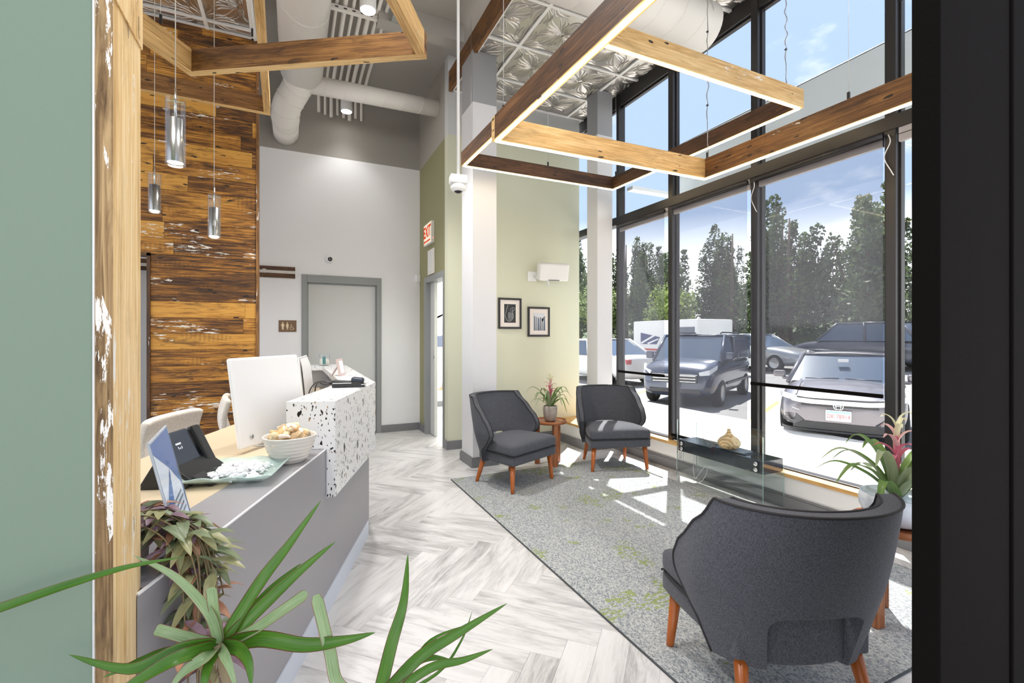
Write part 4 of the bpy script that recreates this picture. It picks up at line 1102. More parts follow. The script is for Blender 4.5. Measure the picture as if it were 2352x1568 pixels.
b = MB(); b.prism(dpoly([(-2.154, 0), (0, 0), (0, -.18), (sE(-.18), -.18), (-.285, 1.213, 0)])[::-1], .10, ZL); b.build('front_panel', M_lam, t, bevel=.0015, seg=1)
b = MB(); b.box(-2.15, 0, -.004, .0012, ZL - .004, ZL + .001, M=MD); b.box(S1 + .005, S1 + .012, -.02, .012, .55, ZL + .004, M=MD); b.build('edge_trim', mat('white_edge', srgb(240, 240, 242), .3), t)
b = MB(); b.box(S0, -.04, -.15, .006, .0, .0995, M=MD); b.build('kick_plate', M_toe, t)
b = MB(); b.prism(dpoly([(sE(-.18), -.18), (.2, -.18), (.2, -.74), (sE(-.74), -.74)])[::-1], ZL - .03, ZL); b.build('worktop', M_beige, t, bevel=.002)
b = MB(); b.box(.1, .13, -.74, -.18, 0, ZL - .03, M=MD); b.build('end_panel', M_lam, t)
# second run along +Y and the return
cx0 = O.x
b = MB(); b.box(cx0 - .14, cx0 - .0, 3.2, 5.38, .10, ZL + .1); b.box(-.1, cx0, 5.24, 5.38, .10, ZH - .05); b.build('front_panel', M_lam, t)
b = MB(); b.box(-.0, cx0 - .14, 3.5, 5.24, ZL - .03, ZL); b.build('worktop', M_beige, t)
b = MB(); b.box(cx0 - .12, cx0 - .05, 3.2, 5.33, 0, .1); b.build('kick_plate', M_toe, t)
def terrazzo():
    m, tt, bb = newmat('terrazzo')
    geo = nn(tt, 'ShaderNodeTexCoord'); v = geo.outputs['Object']
    wn = noise(tt, v, 26, 2, .5); wv = nn(tt, 'ShaderNodeVectorMath'); wv.operation = 'MULTIPLY_ADD'
    wv.inputs[1].default_value = (.035,) * 3; tt.links.new(wn.outputs['Color'], wv.inputs[0]); tt.links.new(v, wv.inputs[2])
    col = None; base = srgb(236, 236, 236)
    cur = base
    for sc, thr, loc, pick in ((24, .36, (0, 0, 0), .34), (52, .42, (3, 1, 7), .46), (105, .42, (5, 9, 2), .5)):
        vo = nn(tt, 'ShaderNodeTexVoronoi'); vo.inputs['Scale'].default_value = 1; vo.inputs['Randomness'].default_value = 1
        tt.links.new(mapping(tt, wv.outputs[0], (sc, sc, sc * .5), loc).outputs[0], vo.inputs['Vector'])
        sp = nn(tt, 'ShaderNodeSeparateColor'); tt.links.new(vo.outputs['Color'], sp.inputs[0])
        size = math_(tt, 'MULTIPLY', sp.outputs[1], thr)
        f = math_(tt, 'MULTIPLY', math_(tt, 'LESS_THAN', vo.outputs['Distance'], size.outputs[0]).outputs[0], math_(tt, 'LESS_THAN', sp.outputs[0], pick).outputs[0])
        cr = ramp(tt, [(0, srgb(26, 25, 27)), (.62, srgb(62, 62, 64)), (.80, srgb(128, 128, 126)), (.94, srgb(164, 132, 92))], 'CONSTANT'); tt.links.new(sp.outputs[2], cr.inputs[0])
        mm = mixc(tt, f.outputs[0], cur, cr.outputs[0]); cur = mm.outputs[0]
    tt.links.new(cur, bb.inputs['Base Color']); bb.inputs['Roughness'].default_value = .3
    return m
M_terr = terrazzo()
P1 = D(S1, .042, 0); P2 = D(0, .042, 0)
top = [D(S1, -.178, 0), P1, P2, Vector((.512, 5.22, 0)), Vector((.44, 5.5, 0)), Vector((-.25, 5.5, 0)), Vector((-.25, 5.20, 0)), Vector((.27, 5.16, 0)), D(.02, -.185, 0)]
b = MB(); b.prism([(p.x, p.y) for p in top], ZH - .04, ZH)
b.box(S1, -.002, .004, .042, .555, ZH - .04, M=MD); b.box(S1, S1 + .035, -.178, .004, ZL + .001, ZH - .04, M=MD)
b.box(P2.x - .04, P2.x, P2.y, 5.22, .56, ZH - .04); 
b.build('terrazzo_counter', M_terr, t)
b = MB(); b.box(S1 + .035, 0, -.17, .003, ZL + .001, ZH - .04, M=MD); b.box(P2.x - .16, P2.x - .041, 3.3, 5.2, ZL + .001, ZH - .04); b.box(-.24, .4, 5.22, 5.45, .1, ZH - .04); b.build('counter_core', mat('core_grey', srgb(170, 172, 174), .5), t)

# ---- monitors
M_mon = mat('monitor_shell', srgb(236, 236, 237), .35)
def monitor(label, M, w, h, th, base, scr=M_bplastic):
    t = thing('computer_monitor', label, 'monitor', (0, 0, 0)); t.matrix_world = M
    b = MB(); b.box(-w / 2, w / 2, 0, th, 0, h); b.build('shell', M_mon, t, bevel=min(.012, th * .45), seg=3)
    MB().box(-w / 2 + .012, w / 2 - .012, -.0015, .001, .05, h - .012).build('screen', scr, t)
    return t
# large white all-in-one whose back faces the visitors
ang = math.radians(34.5); av = Vector((math.sin(ang), math.cos(ang), 0)); nv = Vector((math.cos(ang), -math.sin(ang), 0))
cen = Vector((-.226, 2.385, .797)) + av * .245
up = (Vector((0, 0, 1)) - nv * .141).normalized(); yv = nv + Vector((0, 0, .141)); yv.normalize()
MM = Matrix(((-av.x, yv.x, up.x, cen.x), (-av.y, yv.y, up.y, cen.y), (-av.z, yv.z, up.z, cen.z), (0, 0, 0, 1)))
t = monitor('large white all-in-one monitor showing its back, beside the shell bowl', MM, .49, .41, .022, 0)
b = MB(); b.lathe([(.011, 0), (.011, .003), (.008, .004)], 20, M=Matrix.Translation((.17, .022, .045)) @ Matrix.Rotation(-PI / 2, 4, 'X')); b.build('power_button', M_steel, t)
MI = MM.inverted()
b = MB(); b.box(-.055, .055, .0, .006, -.0, .14); f = b.build('stand', M_mon, t); f.location = (0, .022, -.018 + .0)
f.rotation_euler = (.25, 0, 0)
b = MB(); bp_ = cen - nv * .01; b.box(-.09, .09, -.08, .08, ZL + .0005, ZL + .007, M=Matrix.Translation((bp_.x, bp_.y, 0)) @ Matrix.Rotation(-ang, 4, 'Z')); f = b.build('stand_foot', M_steel, t, bevel=.002); f.matrix_parent_inverse = MI
# second monitor, further along
p = at(704, 905, 3.45)
M2 = Matrix.Translation((p.x, p.y, .82)) @ Matrix.Rotation(math.radians(-97), 4, 'Z') @ Matrix.Rotation(.10, 4, 'X')
t = monitor('white monitor seen from the side behind the terrazzo counter', M2, .50, .34, .012, 0)
rows = [[Vector((-.24 + .48 * i / 8, .012 + .042 * math.cos((i / 8 - .5) * 2.6) * (1 - (2 * j / 6 - 1) ** 4 * .6), .01 + .32 * j / 6)) for i in range(9)] for j in range(7)]
b = MB(); b.grid(rows); b.build('back_cover', M_mon, t)
b = MB(); b.box(-.08, .08, -.05, .08, -.022, -.012); b.box(-.03, .03, .012, .02, -.015, .06); b.build('stand', M_walnut, t)

# ---- office chairs
def office_chair(label, x, y, rz):
    t = thing('office_chair', label, 'office chair', (x, y, 0), rz, 'oatmeal office chairs behind the desk')
    rows = []
    for j in range(13):
        v = j / 12; z = .47 + v * .37; w = .21 + .05 * math.sin(min(1, v * 1.3) * PI / 2)
        yb_ = -.20 - .05 * math.sin(v * PI) - .03 * v
        rows.append([Vector((lerp(-w, w, k / 12), yb_ + .025 * (2 * k / 12 - 1) ** 2, z - .012 * (2 * k / 12 - 1) ** 6 * v)) for k in range(13)])
    b = MB(); b.grid(rows); o = b.build('backrest', M_chairbeige, t, solid=.045, bevel=.015, sub=1)
    b = MB(); b.box(-.24, .24, -.22, .24, .40, .47); b.build('seat', M_chairbeige, t, bevel=.03, seg=3)
    b = MB(); b.lathe([(.03, .10), (.03, .25), (.022, .25), (.022, .40)], 14); b.build('column', M_bplastic, t)
    for k in range(5):
        a = 2 * PI * k / 5
        b = MB(); b.tube([(0, 0, .10), (.28 * math.cos(a), .28 * math.sin(a), .065)], [.022, .014], 8); lg = b.build('base_arm', M_bplastic, t)
        b = MB(); b.ball((.28 * math.cos(a), .28 * math.sin(a), .03), .03, 10, 8); b.build('caster', M_bplastic, lg)
    b = MB(); b.tube([(0, -.05, .36), (0, -.24, .38), (0, -.27, .55)], .018, 8); b.build('back_support', mat('brown_support', srgb(110, 78, 50), .5), t)
    return t
office_chair('oatmeal office chair behind the desk phone', -.45, 3.35, math.radians(-112))
office_chair('oatmeal office chair turned edge-on behind the white monitor', -.25, 4.31, math.radians(-84))

# ---- desk phone
t = thing('desk_phone', 'black desk phone with tilted screen and handset on the worktop', 'phone', tuple(D(-1.36, -.36, ZL + .001)), A2)
Mt = Matrix.Rotation(PI / 2, 4, 'Z')
b = MB()   # local: x outward (visitor), y along the desk
prof = [(-.10, 0), (.06, 0), (.075, .03), (-.02, .10), (-.04, .10)]
b.add([(x, y, z) for y in (-.11, .11) for x, z in prof], [(0, 1, 2, 3, 4), (9, 8, 7, 6, 5), (0, 5, 6, 1), (1, 6, 7, 2), (2, 7, 8, 3), (3, 8, 9, 4), (4, 9, 5, 0)])
b.build('body', M_bplastic, t, bevel=.003)
b = MB(); b.box(-.006, .006, -.105, .055, -.01, .115, M=Matrix.Translation((.01, 0, .075)) @ Matrix.Rotation(-.45, 4, 'Y')); scr = b.build('display', M_bplastic2, t, bevel=.006)
b = MB(); b.box(.0062, .0072, -.045, -.015, .063, .070, M=Matrix.Translation((.01, 0, .075)) @ Matrix.Rotation(-.45, 4, 'Y'))
for k in range(3): b.box(.0062, .0072, -.040 + k * .009, -.036 + k * .009, .046, .056 - .004 * (k % 2), M=Matrix.Translation((.01, 0, .075)) @ Matrix.Rotation(-.45, 4, 'Y'))
b.build('emblem', mat('emblem_silver', srgb(210, 214, 220), .3), scr)
b = MB(); pts = cat_rom([(-.08, .10, .09), (-.03, .105, .135), (.02, .105, .145), (.05, .10, .105)], 5)
Mh = Matrix.Translation((.012, 0, .075)) @ Matrix.Rotation(-.45, 4, 'Y'); b.box(-.014, .018, .066, .118, -.045, .115, M=Mh); b.box(-.03, -.01, .070, .114, .075, .112, M=Mh); b.box(-.03, -.01, .070, .114, -.04, -.0, M=Mh); b.build('handset', M_bplastic, t, bevel=.01)
b = MB(); b.add([(.075, -.10, .03), (.13, -.09, .0), (.13, -.06, 0), (.075, -.03, .03), (.075, -.10, .04), (.135, -.09, .006), (.135, -.06, .006), (.075, -.03, .04)], [(0, 1, 2, 3), (4, 7, 6, 5), (0, 4, 5, 1), (2, 6, 7, 3), (1, 5, 6, 2), (3, 7, 4, 0)]); b.build('foot', M_bplastic, t)

# ---- acrylic sign holder
sa_ = Vector((-.075, .997, 0)); q0 = Vector((-.239, 1.325, ZL)); lean = -n_ * .073 + Vector((0, 0, .272))
nrm_ = sa_.cross(lean).normalized(); nrm_ = nrm_ if nrm_.dot(n_) > 0 else -nrm_
t = thing('sign_holder', 'slanted clear acrylic sign holder with a blue and white flyer', 'sign holder', tuple(q0))
def sq(s, h, o): return sa_ * (.265 * s) + lean * h + nrm_ * o
def slab4(mb, s0, s1, h0, h1, o0, o1, mi=0):
    mb.add([sq(s, h, o) for o in (o0, o1) for s, h in ((s0, h0), (s1, h0), (s1, h1), (s0, h1))], [(3, 2, 1, 0), (4, 5, 6, 7), (0, 1, 5, 4), (1, 2, 6, 5), (2, 3, 7, 6), (3, 0, 4, 7)], mi=mi)
b = MB(); slab4(b, 0, 1, 0.01, 1, -.003, -.0018); slab4(b, 0, 1, 0.01, 1, .0022, .003); b.build('acrylic_sheet', M_acryl, t)
b = MB(); slab4(b, 0, .003, .01, 1, -.0031, .0031); slab4(b, 0, 1, .996, 1.0, -.0031, .0031); slab4(b, 0, 1, .01, .022, -.004, .03); b.build('acrylic_edges', M_cedge, t)
b = MB(); slab4(b, .02, .98, .03, .98, -.0012, .0012); fl_ = b.build('flyer', mat('flyer_white', srgb(232, 238, 248), .6), t)
b = MB()
def quad_(pts, mi): b.add([sq(s, h, .0016 + .0002 * mi) for s, h in pts], [tuple(range(len(pts)))], mi=mi)
quad_([(.02, .98), (.98, .98), (.98, .60), (.55, .66), (.02, .9)], 0); quad_([(.02, .40), (.55, .66), (.30, .30), (.02, .28)], 1); quad_([(.55, .66), (.98, .60), (.98, .40)], 1)
quad_([(.02, .03), (.98, .03), (.98, .10), (.02, .06)], 0); quad_([(.94, .03), (.98, .03), (.98, .98), (.94, .98)], 1)
for k in range(4):
    h = .20 + k * .055; quad_([(.32, h), (.86 - .05 * (k % 2), h), (.86 - .05 * (k % 2), h + .02), (.32, h + .02)], 2)
b.build('flyer_print', [mat('flyer_blue', srgb(84, 116, 180), .6), mat('flyer_mid', srgb(60, 110, 176), .6), mat('flyer_text', srgb(120, 130, 146), .6)], fl_)

# ---- bowl of potpourri
bl = Vector((-.012, 2.17, ZL + .0005))
t = thing('ribbed_bowl', 'pale ribbed ceramic bowl heaped with dried pods', 'bowl', tuple(bl))
prof = [(.056, 0)]
for k in range(33):
    f = k / 32; prof.append((.056 + .048 * (f ** .6) + .0022 * math.cos(f * 7 * 2 * PI), .003 + f * .105))
prof += [(.103, .112), (.098, .110), (.092, .07), (.06, .012), (.0001, .010)]
b = MB(); b.lathe(prof, 44); b.build('body', mat('bowl_ceramic', srgb(216, 210, 202), .25), t)
rr = random.Random(5)
pods = [mat('pod_cream', srgb(232, 212, 172), .7, var=.12, vscale=60), mat('pod_tan', srgb(206, 170, 118), .7, var=.15, vscale=60), mat('pod_brown', srgb(196, 168, 130), .8, var=.1, vscale=50), mat('pod_pale', srgb(238, 222, 206), .7, var=.08, vscale=60)]
def pod_mesh(kind):
    b = MB()
    if kind == 0: b.tube(cat_rom([(-.03, 0, 0), (-.01, .008, .004), (.015, .004, .002), (.03, -.008, 0)], 4), [.007] * 4 + [.010] * 5 + [.012] * 4, 10)
    elif kind == 1: b.ball((0, 0, 0), .020, 12, 8, sc=(1.5, .8, .6))
    elif kind == 2:
        for k in range(6): b.ball((.008 * math.cos(k), .008 * math.sin(k), .0), .017, 8, 6, sc=(.35, 1, 1), M=Matrix.Rotation(k * PI / 6, 4, 'Z'))
    else: b.tube([(.026 * math.cos(a), .026 * math.sin(a), .004 * math.sin(2 * a)) for a in [k * .36 for k in range(13)]], [.004 + .006 * math.sin(k / 12 * PI) for k in range(13)], 8)
    o = b.build('dried_pod', pods[kind]); return o
kinds = [pod_mesh(k) for k in range(4)]
desc = ['curled tan', 'flat oval', 'knobbly cream', 'bent hooked']
for k in range(34):
    q = kinds[k % 4]; o = q if k < 4 else q.copy()
    if k >= 4: COL.objects.link(o)
    if k < 8: r_, z_ = .055 * (k % 4) / 4 + .025, .085
    elif k < 22: r_, z_ = .042 + .03 * rr.random(), .106 + .012 * rr.random()
    else: r_, z_ = .045 * rr.random(), .124 + .014 * rr.random()
    a = k * 2.4
    o.location = bl + Vector((r_ * math.cos(a), r_ * math.sin(a), z_)); o.rotation_euler = (rr.uniform(-.7, .7), rr.uniform(-.7, .7), rr.uniform(0, 6.3)); o.scale = (rr.uniform(.85, 1.2),) * 3
    tag(o, '%s dried pod in the ribbed bowl' % desc[k % 4], 'dried pod', 'dried %s pods in the ribbed bowl' % desc[k % 4])
# ---- glass tray of mints
tr = D(-1.335, -.185, ZL + .0005)
t = thing('glass_tray', 'square pale green glass tray holding wrapped white mints', 'tray', tuple(tr), A2 + .12)
n = 16; S = .146; rows = []
for i in range(n + 1):
    row = []
    for j in range(n + 1):
        u, v = 2 * i / n - 1, 2 * j / n - 1; e = max(abs(u), abs(v))
        row.append(Vector((u * S, v * S, .006 + .030 * max(0, (e - .55) / .45) ** 1.6 + .004 * math.sin(u * 9) * max(0, e - .8) * 4)))
    rows.append(row)
M_traygl = mat('frosted_green_glass', srgb(206, 228, 222), .15); M_traygl.node_tree.nodes['Principled BSDF'].inputs['Alpha'].default_value = .55
b = MB(); b.grid(rows); b.build('dish', M_traygl, t, solid=.005)
b = MB(); b.tube(cat_rom([(-.013, 0, 0), (0, 0, .002), (.013, 0, 0)], 3), [.003, .007, .008, .009, .008, .007, .003], 8)
b.add([(-.012, 0, 0), (-.026, -.009, .002), (-.026, .009, -.001), (.012, 0, 0), (.026, .009, .003), (.026, -.009, 0)], [(0, 1, 2), (3, 4, 5)])
M_mint = mat('mint_wrapper', srgb(246, 246, 248), .25)
m0 = b.build('wrapped_mint', M_mint)
Mz = Matrix.Translation(tr) @ Matrix.Rotation(A2 + .12, 4, 'Z'); rr = random.Random(9); first = True
for k in range(110):
    u, v = rr.uniform(-.088, .088), rr.uniform(-.088, .088); h = .017 + (.012 if k > 60 else 0) + rr.uniform(0, .006)
    if k > 60: u *= .75; v *= .75
    o = m0 if k == 0 else m0.copy()
    if k: COL.objects.link(o)
    o.location = Mz @ Vector((u, v, h)); o.rotation_euler = (rr.uniform(-.4, .4), rr.uniform(-.4, .4), rr.uniform(0, 6.3))
    tag(o, 'white wrapped mint piled in the square glass tray', 'mint', 'wrapped mints in the glass tray')

# ---- things on the raised counter
p = D(-.28, -.06, ZH + .0008)
t = thing('card_terminal', 'black card payment terminal lying on the terrazzo counter', 'card reader', tuple(p), A2 + .15)
b = MB(); prof = [(-.09, 0), (.09, 0), (.10, .012), (.06, .038), (.0, .034), (-.09, .042)]
b.add([(x * 1.0, y, z) for y in (-.042, .042) for x, z in prof], [tuple(range(5, -1, -1)), tuple(range(6, 12))] + [(i, (i + 1) % 6, 6 + (i + 1) % 6, 6 + i) for i in range(6)]); b.build('body', M_bplastic, t, bevel=.004)
b = MB(); b.box(.01, .085, -.036, .036, .03, .062, M=Matrix.Rotation(.12, 4, 'Y')); b.build('printer_cover', M_bplastic2, t, bevel=.014, seg=3)
b = MB(); b.box(-.085, .02, -.0435, .0435, .024, .029); b.box(.075, .10, -.043, .043, .014, .018); b.build('silver_trim', M_steel, t)
b = MB(); b.tube(cat_rom([(-.09, .01, .02), (-.13, .0, .03), (-.17, .05, .03), (-.2, .10, .0), (-.21, .13, -.06), (-.2, .14, -.19)], 6), .004, 6); b.tube(cat_rom([(-.09, -.01, .02), (-.14, .03, .012), (-.2, .12, .02), (-.25, .16, -.05), (-.24, .18, -.19)], 6), .004, 6); b.build('cable', M_bplastic, t)
p = atz(786, 862, ZH)
t = thing('small_photo_frame', 'small pinkish photo frame leaning on its stand on the counter', 'photo frame', (p.x, p.y, ZH + .001), 1.15); t.scale = (.85,) * 3
b = MB(); b.box(-.06, .06, -.01, .01, 0, .155, M=Matrix.Rotation(-.2, 4, 'X')); b.build('frame', mat('pinkish_frame', srgb(206, 186, 182), .5), t)
b = MB(); b.box(-.045, .045, -.0115, -.01, .02, .135, M=Matrix.Rotation(-.2, 4, 'X')); b.build('print', M_wplastic, t)
b = MB(); b.add([(-.02, .02, .11), (.02, .02, .11), (.02, .09, 0), (-.02, .09, 0), (-.02, .024, .11), (.02, .024, .11), (.02, .096, 0), (-.02, .096, 0)], [(0, 1, 2, 3), (7, 6, 5, 4), (0, 4, 5, 1), (1, 5, 6, 2), (3, 2, 6, 7), (0, 3, 7, 4)]); b.build('stand', mat('pinkish_frame', srgb(206, 186, 182), .5), t)
p = Vector((.30, 5.30, ZH))
t = thing('candle_jar', 'clear jar candle with a teal label on the far counter corner', 'candle jar', (p.x, p.y, ZH + .001))
b = MB(); b.lathe([(.055, 0), (.055, .12)], 28, caps=False); b.lathe([(.0001, .004), (.053, .004)], 20, caps=False); b.lathe([(.052, .12), (.052, .008)], 28, caps=False); b.build('jar', M_pend, t)
b = MB(); b.lathe([(.050, .006), (.050, .07), (.0001, .07)], 24); b.build('wax', mat('cream_wax', srgb(236, 230, 214), .5), t)
b = MB(); b.grid([[Vector((.0555 * math.cos(a), .0555 * math.sin(a), z)) for a in [-1.95 + k * .07 for k in range(9)]] for z in (.015, .095)]); b.build('label', mat('teal_label', srgb(74, 124, 122), .5), t)
t = thing('clear_clip_stand', 'small clear acrylic card stand on the far counter', 'card stand', (.10, 5.38, ZH + .001))
b = MB(); b.box(-.09, .14, -.03, .03, 0, .008); b.box(-.08, -.02, -.01, -.006, .008, .06); b.tube([(.025 * math.cos(a) - .05, -.012, .035 + .025 * math.sin(a)) for a in [k * PI / 8 for k in range(17)]], .003, 6); b.build('stand', M_acryl, t)

# ---- trailing purple plant at the near end of the desk
pc = D(-2.03, -.12, ZL + .001)
t = thing('trailing_plant', 'trailing purple and green plant spilling over the near end of the desk', 'potted plant', tuple(pc))
MB().lathe([(.04, 0), (.052, .01), (.058, .10), (.053, .10), (.045, .08), (.0001, .08)], 24).build('pot', M_pot1, t)
def trad(nm, a, bcol): return leaf_mat(nm, a, bcol)
TM = [trad('trad_purple', srgb(116, 92, 112), srgb(176, 148, 160)), trad('trad_olive', srgb(136, 140, 96), srgb(196, 194, 150)), trad('trad_green', srgb(104, 122, 92), srgb(156, 168, 132)), trad('trad_rust', srgb(176, 120, 96), srgb(206, 160, 130))]
rr = random.Random(21); st_ = MB(); lv = MB()
for k in range(34):
    top = Vector((rr.uniform(-.03, .03), rr.uniform(-.03, .03), .085)); q = rr.uniform(.135, .19); s = rr.uniform(-.07, .11)
    out = n_ * q + a_ * s * .5
    zend = rr.uniform(-.66, -.08)
    pts = [top, top + out * .35 + Vector((0, 0, .015 + .03 * rr.random())), top + out * .8 + Vector((0, 0, -.005)), top + out + Vector((0, 0, -.10 if zend < -.14 else -.04)), top + out * 1.03 + Vector((rr.uniform(-.02, .02), rr.uniform(-.02, .02), zend))]
    C = cat_rom(pts, 8); st_.tube(C, .0018, 5)
    for i in range(6, len(C), 2):
        if rr.random() < .2: continue
        p = C[i]; az = rr.uniform(0, 2 * PI); d = Vector((math.cos(az), math.sin(az), rr.uniform(-.9, .3))).normalized(); ln = rr.uniform(.045, .085)
        blade(lv, [p, p + d * ln * .5 + Vector((0, 0, .004)), p + d * ln + Vector((0, 0, -.008))], ln * .17, mi=rr.choice((0, 0, 1, 1, 2, 2, 3)), fold=.3, sub=3, prof=lambda t_: math.sin(PI * min(.985, max(.08, t_ ** .8))))
st_.build('stems', mat('trad_stem', srgb(132, 116, 84), .6), t)
fo = lv.build('foliage', TM, t); fo['kind'] = 'stuff'

# ---- dracaena in the foreground
cr1 = at(505, 1478, .86); cr2 = at(868, 1612, .80); pot = Vector(((cr1.x + cr2.x) / 2, (cr1.y + cr2.y) / 2, 0))
t = thing('dracaena', 'dracaena with long narrow red-edged leaves at the bottom edge', 'potted plant', tuple(pot))
MB().lathe([(.10, .0), (.13, .02), (.15, .26), (.14, .265), (.13, .24), (.0001, .24)], 32).build('pot', M_pot1, t)
for c in (cr1, cr2):
    MB().tube(cat_rom([(rr.uniform(-.03, .03), 0, .23), ((c - pot).x * .4, (c - pot).y * .4, .42), tuple(c - pot)], 6), .011, 10).build('stem', mat('cane', srgb(140, 124, 96), .8), t)
def dl(pts, w, m=0, tw=0, cut=False):
    """leaf through (x, y, depth) sight-line points, relative to the pot"""
    P = [at(*p) - pot for p in pts]
    b = MB(); view = (-SN, -CN, .55)
    prof = (lambda t_: min(1, t_ * 4 + .5) * (1 if t_ < .97 else .6)) if cut else None
    blade(b, P, w, 0, .28, view, prof, tw, 6); b.build('leaf', (M_drac, M_dracsheen)[m], t)
dl([(510, 1478, .86), (600, 1335, .88), (665, 1250, .90), (738, 1148, .92)], .0125)
dl([(512, 1480, .86), (610, 1385, .87), (685, 1315, .88), (771, 1243, .89)], .0125)
dl([(515, 1478, .88), (580, 1400, .90), (630, 1345, .92), (693, 1292, .93)], .009)
dl([(515, 1482, .86), (585, 1445, .85), (640, 1408, .84), (706, 1362, .83)], .0095, 1, cut=True)
dl([(512, 1482, .86), (600, 1466, .84), (700, 1480, .81), (790, 1470, .79), (862, 1452, .78)], .0135)
dl([(510, 1484, .86), (548, 1488, .82), (572, 1520, .79), (578, 1580, .77)], .012)
dl([(505, 1485, .86), (515, 1500, .82), (530, 1535, .8), (545, 1590, .78)], .010, 1)
dl([(505, 1476, .86), (500, 1430, .86), (492, 1390, .85), (487, 1348, .85)], .0105, 1, cut=True)
dl([(503, 1474, .86), (480, 1405, .85), (405, 1325, .84), (306, 1275, .83)], .010, 1)
dl([(500, 1482, .86), (420, 1490, .82), (300, 1535, .78), (158, 1503, .76)], .0125)
dl([(500, 1484, .86), (410, 1510, .80), (320, 1560, .77), (240, 1610, .75)], .012)
dl([(498, 1480, .86), (450, 1468, .86), (400, 1455, .86), (358, 1444, .86)], .010, 1, cut=True)
dl([(500, 1482, .86), (400, 1495, .83), (330, 1515, .8), (235, 1556, .78)], .010)
dl([(503, 1486, .86), (470, 1510, .82), (420, 1545, .8), (380, 1600, .78)], .011, 1)
dl([(506, 1486, .86), (480, 1530, .82), (470, 1570, .8), (462, 1620, .79)], .010)
dl([(-160, 1450, .70), (0, 1396, .72), (170, 1338, .76), (300, 1300, .80), (425, 1278, .84)], .0075)
dl([(868, 1612, .80), (900, 1480, .82), (928, 1380, .84), (937, 1272, .85)], .0115)
dl([(870, 1612, .80), (960, 1512, .80), (1055, 1452, .80), (1165, 1385, .81)], .0105)
dl([(872, 1612, .80), (985, 1535, .79), (1065, 1515, .79), (1132, 1490, .79)], .0075)
dl([(866, 1612, .80), (782, 1575, .79), (758, 1490, .80), (727, 1365, .81)], .0105, 1, cut=True)
dl([(870, 1612, .80), (925, 1548, .80), (970, 1512, .81), (1030, 1512, .82)], .010)
dl([(880, 1612, .80), (935, 1545, .83), (990, 1470, .84), (1082, 1432, .85)], .0045)
dl([(885, 1612, .80), (1005, 1545, .83), (1060, 1470, .84), (1085, 1402, .85)], .0028)
# ================================================================== VEHICLES
G = -.40
def gz(x): return G if x < 11.5 else G + .9 * (x - 11.5) / 14.5
AP = math.radians(27.3)
M_tyre = mat('tyre', srgb(34, 34, 36), .85); M_rim = mat('alloy', srgb(176, 178, 182), .3, .7)
M_cglass = mat('car_glass', srgb(70, 84, 104), .1, coat=.3); M_lampg = mat('headlamp', srgb(224, 226, 230), .12, coat=1)
M_cblack = mat('car_black_trim', srgb(44, 44, 48), .4)
def wheels(t, xs, w, r):
    for x in xs:
        for s in (-1, 1):
            M = Matrix.Translation((x, s * (w - .10), r)) @ Matrix.Rotation(PI / 2, 4, 'X')
            b = MB(); b.lathe([(r * .62, -.1), (r * .93, -.1), (r, -.07), (r, .07), (r * .93, .1), (r * .62, .1)], 28, M=M, caps=False); wh = b.build('wheel', M_tyre, t)
            b = MB(); b.lathe([(.0001, .07), (r * .16, .09), (r * .6, .075), (r * .64, .1)], 24, M=M, caps=False); b.lathe([(.0001, -.07), (r * .16, -.09), (r * .6, -.075), (r * .64, -.1)], 24, M=M, caps=False); b.build('rim', M_rim, wh)
def section(w, zb, zt, cr):
    h = [(0, zt + cr), (w * .45, zt + cr * .85), (w * .80, zt + cr * .2), (w * .94, zt - .05), (w, zt - .20), (w * .995, (zb + zt) / 2 - .05), (w * .96, zb + .12), (w * .86, zb), (0, zb - .01)]
    return [(-y, z) for y, z in h[::-1][:-1]] + h[:-1] if False else [(y, z) for y, z in h] + [(-y, z) for y, z in h[::-1][1:-1]]
def car_body(t, st, paint_, sub=1):
    rows = [[Vector((x, y, z)) for y, z in section(w, zb, zt, cr)] for x, w, zb, zt, cr in st]
    b = MB(); b.grid(rows, close=True); n = len(rows[0])
    o = len(b.v) - n * len(rows)
    b.f.append([o + k for k in range(n)]); b.sm.append(True); b.mi.append(0); b.uv.append(None); b.rn.append(0)
    b.f.append([o + n * (len(rows) - 1) + k for k in range(n)][::-1]); b.sm.append(True); b.mi.append(0); b.uv.append(None); b.rn.append(0)
    return b.build('body', paint_, t, sub=sub, merge=True)
def cabin(t, w, zb, zr, x0, x1, x2, x3, paint_, wr=.76, tint=None):
    """greenhouse: windscreen foot x0, roof x1..x2, rear foot x3"""
    g = MB(); wb, wt = w * .93, w * wr
    v = [(x0, -wb, zb), (x0, wb, zb), (x3, wb, zb), (x3, -wb, zb), (x1, -wt, zr), (x1, wt, zr), (x2, wt, zr), (x2, -wt, zr)]
    g.add(v, [(0, 4, 5, 1), (1, 5, 6, 2), (2, 6, 7, 3), (3, 7, 4, 0), (4, 7, 6, 5)]); gl = g.build('windows', tint or M_cglass, t, bevel=.05, seg=3)
    r = MB(); rows = []
    for i in range(7):
        f = i / 6; x = lerp(x1 - .02, x2 + .02, f); rows.append([Vector((x, wt * 1.02 * s, zr + .035 * (1 - s * s) + .02 * math.sin(PI * f) - .005)) for s in (-1, -.6, -.2, .2, .6, 1)])
    r.grid(rows); 
    for s in (-1, 1):
        r.tube([(x0 - .02, s * wb, zb - .02), (x1, s * wt, zr)], .032, 8); r.tube([(x2, s * wt, zr), (x3 + .02, s * wb, zb - .02)], .05, 8)
        r.tube([(x1, s * wt, zr), (x2, s * wt, zr)], .03, 8); xm = lerp(x0, x3, .52); r.tube([(xm, s * (wb + .005), zb), (lerp(x1, x2, .45), s * (wt + .01), zr)], .035, 8)
    r.build('roof', paint_, t, solid=.02)
    return gl
